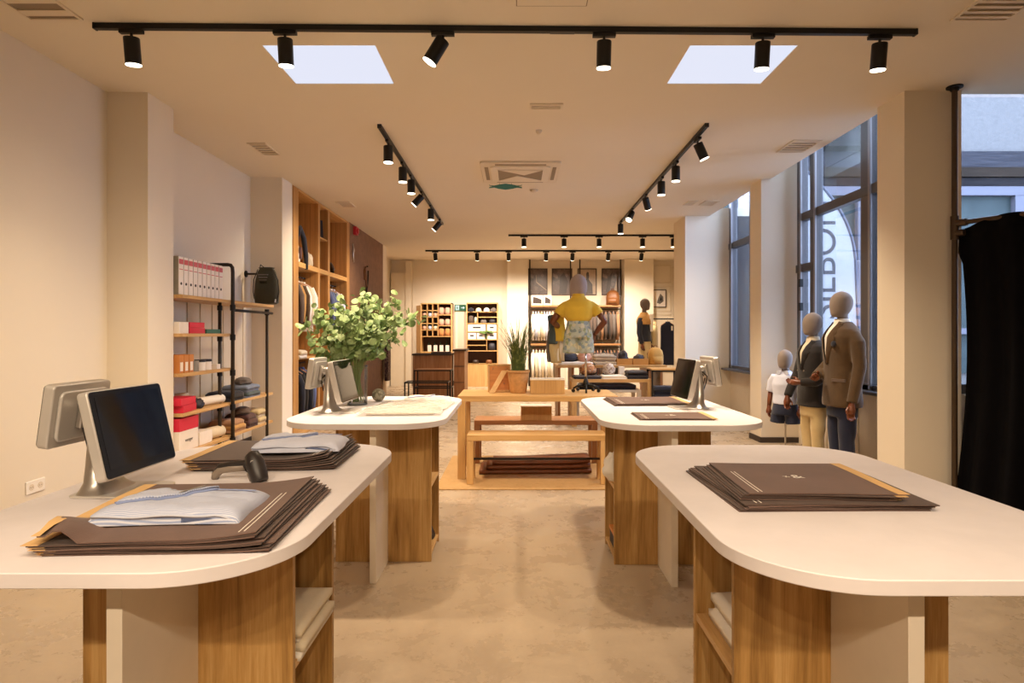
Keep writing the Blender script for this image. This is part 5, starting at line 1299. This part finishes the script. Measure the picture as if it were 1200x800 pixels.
back_row(1.86, 2.80, 2.07, 9, ['pinkbrown', 'suitbrown', 'suitbrown', 'greycloth'], ['brown', 'grey brown', 'grey brown', 'grey'], 'on the upper right far rail', .82, 'hanging_jacket', 'jacket', .04, grp='jackets on the upper right far rail')
back_row(1.90, 2.80, 1.04, 10, ['maroon', 'suitbrown', 'darkblazer'], ['maroon', 'brown', 'charcoal'], 'on the lower right far rail', .80, 'hanging_trousers', 'trousers', .034, grp='trousers on the lower right far rail')
for i, x in enumerate((.58, .86)):
    t = thing('desk_frame', 'small cream %s frame on the far fixture shelf' % ('larger' if i == 0 else 'narrower'), 'picture frame', (x, 16.52, 2.176))
    w = .15 if i == 0 else .11
    MB().box(-w, w, -.02, .02, 0, .27).build('frame', 'whitewood', t, bevel=.003); MB().extr([(-w+.04, .05), (w-.03, .04), (w-.03, .15), (0, .2), (-w+.05, .22)], -.024, -.02).build('picture', 'darkleather', t)
MB().box(.40, 1.0, 16.44, 16.62, 2.176, 2.177)
backpack((2.62, 16.52, 2.176), R(-15), 'brown leather backpack on the far fixture shelf', 'brownleather', 1.35)
def picture(x0, x1, z0, z1, y, label, bg, figs=(), grp=None, fmat='darkframe'):
    t = thing('framed_picture', label, 'picture', ((x0+x1)/2, y, z0), 0, grp); w, h = (x1-x0)/2, z1-z0
    q = MB(); q.box(-w, w, -.03, 0, 0, .022).box(-w, w, -.03, 0, h-.022, h).box(-w, -w+.022, -.03, 0, .022, h-.022).box(w-.022, w, -.03, 0, .022, h-.022); q.build('frame', fmat, t)
    MB().box(-w+.022, w-.022, -.012, -.004, .022, h-.022).build('photograph', bg, t)
    for poly, m_ in figs: MB().extr([(x*w*2, z*h) for x, z in poly], -.0135, -.012).build('printed_shape', m_, t)
G = 'pictures above the far clothes fixture'
picture(.35, .88, 2.47, 3.2, 16.895, 'leftmost dark framed picture, empty ground with a thin pale line', 'photo', [([(-.1, .75), (-.08, .75), (-.05, .5), (.45, .2), (.45, .17), (-.08, .47)], 'photolight')], G)
picture(1.0, 1.56, 2.47, 3.2, 16.895, 'dark framed picture partly behind the display figure\'s head', 'photo', [([(-.15, .05), (.2, .05), (.3, .5), (.1, .85), (-.1, .7)], 'photofig')], G)
picture(1.71, 2.23, 2.47, 3.2, 16.895, 'pale framed picture showing a dark clothed standing figure', 'photolight', [([(-.33, .04), (.30, .04), (.28, .40), (.12, .55), (.08, .60), (.11, .72), (.08, .85), (-.0, .88), (-.05, .80), (-.04, .62), (-.1, .56), (-.3, .42)], 'photofig')], G)
picture(2.37, 2.91, 2.47, 3.2, 16.895, 'rightmost dark framed picture above the brown backpack', 'photo', [([(-.3, .1), (-.1, .1), (.05, .9), (-.2, .6)], 'photofig'), ([(.1, .1), (.3, .1), (.25, .6)], 'photolight')], G)
picture(3.77, 4.14, 2.13, 2.62, 16.875, 'small black framed picture on the panelled far right wall', 'card', [([(-.2, .25), (.05, .2), (.3, .35), (.28, .6), (.05, .78), (-.1, .5)], 'ink2'), ([(-.05, .35), (.2, .4), (.15, .6)], 'ink')])

# figure at the back with camel jumper, and the rail beside it
g5 = thing('display_figure', 'dark headed display figure in navy jacket and camel jumper at the back', 'mannequin', (2.46, 11.7, 0), R(55))
head(g5, 1.85, .86, 'headdark')
upper(g5, 'jacket', 'navy', [(0, 0, 1.26, .16, .12), (0, 0, 1.40, .15, .11), (0, 0, 1.58, .165, .12), (0, .004, 1.70, .155, .10), (0, .01, 1.75, .10, .075), (0, .01, 1.80, .062, .06)],
      [([(-.14, .01, 1.69), (-.185, .015, 1.6), (-.205, .02, 1.42), (-.19, -.03, 1.22)], [.06, .058, .05, .042]), ([(.14, .01, 1.69), (.185, .015, 1.6), (.205, .02, 1.42), (.19, -.03, 1.22)], [.06, .058, .05, .042])], .011)
m = MB(); m.loft([(0, 0, 1.58, .19, .145), (0, 0, 1.66, .205, .15), (0, .004, 1.735, .165, .115), (0, .01, 1.79, .085, .08), (0, .01, 1.815, .07, .068)], 22); m.build('jumper_over_shoulders', 'camel', g5, True, remesh=.012)
m = MB(); m.extr([(-.02, 1.45), (.02, 1.45), (.06, 1.78), (-.06, 1.78)], -.158, -.12); m.build('shirt_front', 'whitecloth', g5, bevel=.004)
m = MB(); m.loft([(0, 0, .98, .15, .12), (0, 0, 1.10, .15, .12), (0, 0, 1.28, .14, .11)], 22)
for s in (-1, 1): m.tube([(s*.07, 0, 1.05), (s*.078, 0, .75), (s*.078, .01, .45)], [.078, .07, .06], 14)
m.build('trousers', 'khaki', g5, True, remesh=.012)
for s in (-1, 1): hand(g5, (s*.188, -.035, 1.20), (0, -.2, -1), s, .8)
MB().tube([(0, 0, 0), (0, 0, 1.0)], .012, 10).build('rod', 'silver', g5); MB().loft([(0, 0, 0, .17, .17), (0, 0, .012, .17, .17)], 24).build('stand_plate', 'silver', g5)
rk = thing('clothes_rack', 'black pipe clothes rack holding a navy dress behind the third pier', 'clothes rack', (3.12, 12.1, 0))
for x in (-.47, .47):
    MB().tube([(x, 0, 0), (x, 0, 1.70)], .014, 10).build('post', 'black', rk, True); MB().box(x-.02, x+.02, -.25, .25, 0, .025).build('foot', 'black', rk)
MB().tube([(-.47, 0, 1.70), (.47, 0, 1.70)], .014, 10).build('bar', 'black', rk, True)
garment((3.0, 12.1, 1.712), R(4), 'navy sleeveless dress with white price tag on black rack', 'navytrouser', .92, .34, .05, None, False, 'hanging_dress', 'dress', True)
garment((2.74, 12.1, 1.712), R(70), 'khaki garment hung edge-on left of the navy dress', 'khaki', .85, .40, .05, None, True, 'hanging_jacket', 'jacket')

# ------------------------------------------------------------------ cash desk and black tables at the back left
cd = thing('cash_desk', 'oak cash desk with dark top in front of the cubby cabinet', 'desk', (-1.77, 13.3, 0))
MB().box(-.40, .40, -.3, .3, 0, .95).build('body', 'redoak_z', cd, bevel=.002); MB().box(-.42, .42, -.32, .32, .95, .985).build('top', 'darkleather', cd, bevel=.002)
q = thing('side_desk', 'narrow taller oak desk unit right of the cash desk', 'desk', (-1.22, 13.75, 0))
MB().box(-.11, .12, -.45, .45, 0, 1.03).build('body', 'redoak_z', q); MB().box(-.14, .15, -.47, .47, 1.03, 1.065).build('top', 'darkleather', q, bevel=.002)
for zz in (.35, .7): MB().box(-.11, .12, -.458, -.45, zz, zz+.012).build('panel_gap', 'darkleather', q)
tr_ = thing('counter_tray', 'dark flat tray lying on the cash desk', 'tray', (-1.60, 13.25, .986)); MB().box(-.2, .2, -.14, .14, 0, .03).build('body', 'ink', tr_, bevel=.004); MB().box(-.18, .18, -.12, .12, .03, .034).build('lining', 'darkleather', tr_)
for i, (x, y, w, d, h, lab) in enumerate(((-1.62, 11.35, .80, .42, .53, 'nearer black framed low table at the back left'), (-1.60, 12.05, .72, .42, .71, 'farther taller black framed table with wooden top'))):
    t = thing('frame_table', lab, 'table', (x, y, 0), 0, 'black framed tables at the back left')
    if i: MB().box(-w/2+.02, w/2-.02, -d/2+.02, d/2-.02, h-.02, h+.012).build('top', 'redoak', t)
    else: MB().box(-w/2+.02, w/2-.02, -d/2+.02, d/2-.02, h-.012, h-.004).build('top', 'winglass', t)
    for sx in (-1, 1):
        for sy in (-1, 1): MB().box(sx*(w/2-.012)-.012, sx*(w/2-.012)+.012, sy*(d/2-.012)-.012, sy*(d/2-.012)+.012, 0, h).build('leg', 'black', t)
    for zz in (h-.024, .2 if not i else .35):
        q = MB()
        for sy in (-1, 1): q.box(-w/2, w/2, sy*(d/2-.012)-.012, sy*(d/2-.012)+.012, zz, zz+.024)
        for sx in (-1, 1): q.box(sx*(w/2-.012)-.012, sx*(w/2-.012)+.012, -d/2+.024, d/2-.024, zz, zz+.024)
        q.build('frame', 'black', t)

# ------------------------------------------------------------------ two open cabinets on the far wall
def boards(t, specs, d, mat='lightoak_z', th=.022, y0=0):
    q = MB()
    for s in specs:
        if s[0] == 'v': q.box(s[1]-th/2, s[1]+th/2, y0, d-.02, s[2], s[3])
        else: q.box(s[2], s[3], y0, d-.02, s[1]-th/2, s[1]+th/2)
    return q.build('dividers', mat, t)
def P(px, py, d=16.36): return X(px, d), Z(py, d)
c1 = thing('cubby_cabinet', 'left far oak cabinet with fifteen small cubbies and wider shelves', 'cabinet', (-2.11, 16.38, 0))
W1 = .42
MB().box(-W1, -W1+.03, 0, .36, 0, 2.23).build('side_panel', 'lightoak_z', c1); MB().box(W1-.03, W1, 0, .36, 0, 2.23).build('side_panel', 'lightoak_z', c1)
MB().prism([(-W1-.17, .36), (-W1, 0), (-W1, .36)], 0, 2.17).build('splayed_side', 'lightoak_z', c1)
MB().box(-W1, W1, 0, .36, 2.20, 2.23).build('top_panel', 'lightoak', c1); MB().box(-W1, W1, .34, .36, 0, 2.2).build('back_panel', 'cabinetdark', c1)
MB().box(-W1+.03, W1-.03, 0, .34, 0, .93).build('lower_door', 'lightoak_z', c1)
gz = [1.335+.173*k for k in range(5)]; cx_ = [-.39, -.245, -.10, .045]
boards(c1, [('v', .045, 1.335, 2.2), ('v', -.245, 1.335, 2.2), ('v', -.10, 1.335, 2.2), ('h', 1.335, -.39, .39)]+[('h', z, -.39, .045) for z in gz[1:]]+[('h', 1.62, .045, .39), ('h', 1.91, .045, .39)], .36)
def small(x, y, z, w, d, h, mat, nm, lab, ct, grp=None, soft=True, e=2.6):
    q = MB()
    if soft: q.loft([(0, 0, 0, w*.48, d*.48), (0, 0, h*.5, w*.5, d*.5), (0, 0, h*.9, w*.44, d*.44), (0, 0, h, w*.25, d*.25)], 14, e)
    else: q.box(-w/2, w/2, -d/2, d/2, 0, h)
    return tag(q.build(nm, mat, None, soft, bevel=0 if soft else .003, loc=(x, y, z)), lab, ct, grp)
for r_, z in ((1, gz[1]), (3, gz[3])):
    for k in range(3):
        col_ = (['pinkcloth', 'shirtblue', 'pinkcloth'] if r_ == 3 else ['pinkcloth', 'shirtblue', 'creamcloth'])[k]
        small(-2.11+(cx_[k]+cx_[k+1])/2, 16.48, z+.012, .11, .18, .10, col_, 'folded_tie', '%s folded ties, %s cubby in the %s filled row' % ({'pinkcloth': 'pink', 'shirtblue': 'pale blue', 'creamcloth': 'cream'}[col_], ['left', 'middle', 'right'][k], 'upper' if r_ == 3 else 'lower'), 'tie', 'folded ties in the cubbies')
for j, (z, h) in enumerate(((1.35, .2), (1.632, .17), (1.922, .19))):
    for k in range(2):
        small(-2.11+.13+.165*k, 16.47, z, .15, .2, h, 'pinkcloth' if j else 'orangecloth', 'folded_shirt', '%s folded shirts, %s pile on the %s cabinet shelf' % ('pink' if j else 'orange', ['left', 'right'][k], ['bottom', 'middle', 'top'][j]), 'shirt', 'folded shirts in the cubby cabinet')
for k in range(4):
    x = -2.11-.22+.16*k
    t = thing('bottle', 'dark green bottle, %s from the left in the left cabinet niche' % ORD[k], 'bottle', (x, 16.55, .931), 0, 'bottles in the left cabinet niche')
    MB().lathe([(.03, 0), (.032, .02), (.032, .16), (.012, .22), (.012, .27)], n=12).build('glass', 'bottle', t, 'auto'); MB().lathe([(.014, .26), (.014, .29)], n=10).build('cap', 'darkleather', t)
    small(x+.03, 16.44, .931, .10, .012, .17, 'card', 'small_card', 'white standing card, %s from the left in the left cabinet niche' % ORD[k], 'card', 'cards in the left cabinet niche', False)
c2 = thing('shelf_cabinet', 'right far oak cabinet with caps, white boxes and a fern', 'cabinet', (-.888, 16.38, 0)); c2.scale.x = .718
W2 = .585
MB().box(-W2, -W2+.03, 0, .36, 0, 2.24).build('side_panel', 'lightoak_z', c2); MB().box(W2-.03, W2, 0, .36, 0, 2.24).build('side_panel', 'lightoak_z', c2)
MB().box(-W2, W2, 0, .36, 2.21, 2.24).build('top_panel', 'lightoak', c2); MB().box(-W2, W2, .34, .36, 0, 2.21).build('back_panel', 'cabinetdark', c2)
MB().box(-W2+.03, W2-.03, 0, .34, 0, .60).build('lower_door', 'lightoak_z', c2)
boards(c2, [('h', 1.99, -.555, .555), ('h', 1.68, -.555, .555), ('h', 1.25, -.555, .555), ('h', .95, -.555, .555), ('h', .60, -.555, .555), ('v', -.17, 1.68, 1.99), ('h', 1.85, -.17, .555), ('v', .17, 1.25, 1.68), ('h', 1.46, -.555, .555), ('v', .17, .95, 1.25), ('h', 1.10, -.555, .17)], .36)
def capo(x, z, mat, lab):
    t = thing('cap', lab, 'cap', (x, 16.50, z), 0, 'caps in the right far cabinet')
    MB().loft([(0, 0, 0, .085, .09), (0, 0, .05, .08, .09), (0, 0, .09, .055, .07), (0, 0, .11, .01, .01)], 16).build('crown', mat, t, True); MB().prism([(-.08, -.05), (.08, -.05), (.07, -.13), (0, -.16), (-.07, -.13)], 0, .012).build('peak', mat, t)
for x, mt, lab in ((-.42, 'navy', 'navy cap, first from the left on cabinet top shelf'), (-.14, 'creamcloth', 'cream cap, left of two, on cabinet top shelf'), (.16, 'whitecloth', 'white cap, right of two, on cabinet top shelf'), (.42, 'greycloth', 'dark grey cap at the right end of cabinet top shelf')): capo(-.888+.718*x, 2.002, mt, lab)
small(-.888-.718*.42, 16.5, 1.692, .13, .2, .20, 'suitbrown', 'wash_bag', 'brown wash bag in the small upper cabinet niche', 'bag')
small(-.888-.718*.24, 16.5, 1.692, .09, .2, .16, 'creamcloth', 'wash_bag', 'cream wash bag in the small upper cabinet niche', 'bag')
small(-.888+.718*.05, 16.5, 1.692, .16, .2, .09, 'greycloth', 'folded_scarf', 'grey folded scarf in the upper right cabinet niche', 'scarf'); small(-.888+.718*.38, 16.5, 1.692, .18, .2, .11, 'ink', 'folded_scarf', 'black folded scarf in the upper right cabinet niche', 'scarf')
bxs = ((-.20, 1.473, .66, .18, 'long white box on the upper box shelf'), (.36, 1.473, .34, .18, 'white box right on the upper box shelf'), (-.38, 1.262, .30, .17, 'white box left on the lower box shelf'), (-.05, 1.262, .30, .17, 'white box in the middle of the lower box shelf'), (.36, 1.262, .34, .17, 'white box right on the lower box shelf'))
for x, z, w, h, lab in bxs:
    t = thing('storage_box', lab, 'box', (-.888+.718*x, 16.54, z), 0, 'white boxes in the right far cabinet'); w *= .718; MB().box(-w/2, w/2, -.15, .15, 0, h).build('body', 'card', t, bevel=.003); MB().box(-w*.22, w*.22, -.153, -.15, h*.45, h*.68).build('dark_window', 'ink', t)
t = thing('potted_fern', 'small green fern in a white pot in front of cabinet boxes', 'plant', (-.888+.718*.16, 16.37, 1.262))
t.location.y = 16.385+.0
MB().lathe([(.012, 0), (.014, .16)], n=8).build('stem', 'pottedfern', t)
q = MB()
for k in range(60):
    a = k*2.4; r_ = .06+.13*((k*37) % 10)/10; p = Vector((r_*math.cos(a), .05*math.sin(a)-.02, .17+.06*((k*13) % 7)/7)); leaf(q, p, Vector((math.cos(a)*.4, -.6, .8)), .03, .3)
q.build('fronds', 'pottedfern', t, True)
small(-.888+.718*.36, 16.5, .962, .19, .2, .2, 'ink', 'handbag', 'black handbag in the lower right cabinet niche', 'bag'); small(-.888-.718*.25, 16.5, .612, .17, .2, .10, 'darkleather', 'loafer_shoes', 'dark loafers on the lowest cabinet shelf, left', 'shoes'); small(-.888+.718*.25, 16.5, .612, .17, .2, .10, 'brownleather', 'loafer_shoes', 'brown loafers on the lowest cabinet shelf, right', 'shoes')
ex = thing('exit_sign', 'green emergency exit sign between the two far cabinets', 'exit sign', (-1.50, 16.74, 2.03))
MB().box(-.15, .15, -.03, 0, 0, .17).build('panel', 'exit', ex)
q = MB(); q.extr([(.02, .075), (.075, .075), (.075, .045), (.125, .085), (.075, .125), (.075, .095), (.02, .095)], -.034, -.03); q.build('arrow', 'exitwhite', ex)
q = MB(); q.extr([(-.13, .02), (-.03, .02), (-.03, .15), (-.13, .15)], -.033, -.03); q.build('door_symbol', 'exitwhite', ex)
q = MB(); q.tube([(-.085, -.036, .128), (-.085, -.037, .129)], .012, 10).tube([(-.085, -.036, .11), (-.08, -.036, .075)], .011, 8).tube([(-.08, -.036, .075), (-.06, -.036, .055), (-.062, -.036, .03)], .007, 6).tube([(-.08, -.036, .075), (-.1, -.036, .05), (-.118, -.036, .045)], .007, 6).tube([(-.085, -.036, .105), (-.06, -.036, .085)], .006, 6).tube([(-.088, -.036, .105), (-.108, -.036, .09)], .006, 6); q.build('running_figure', 'exit', ex)
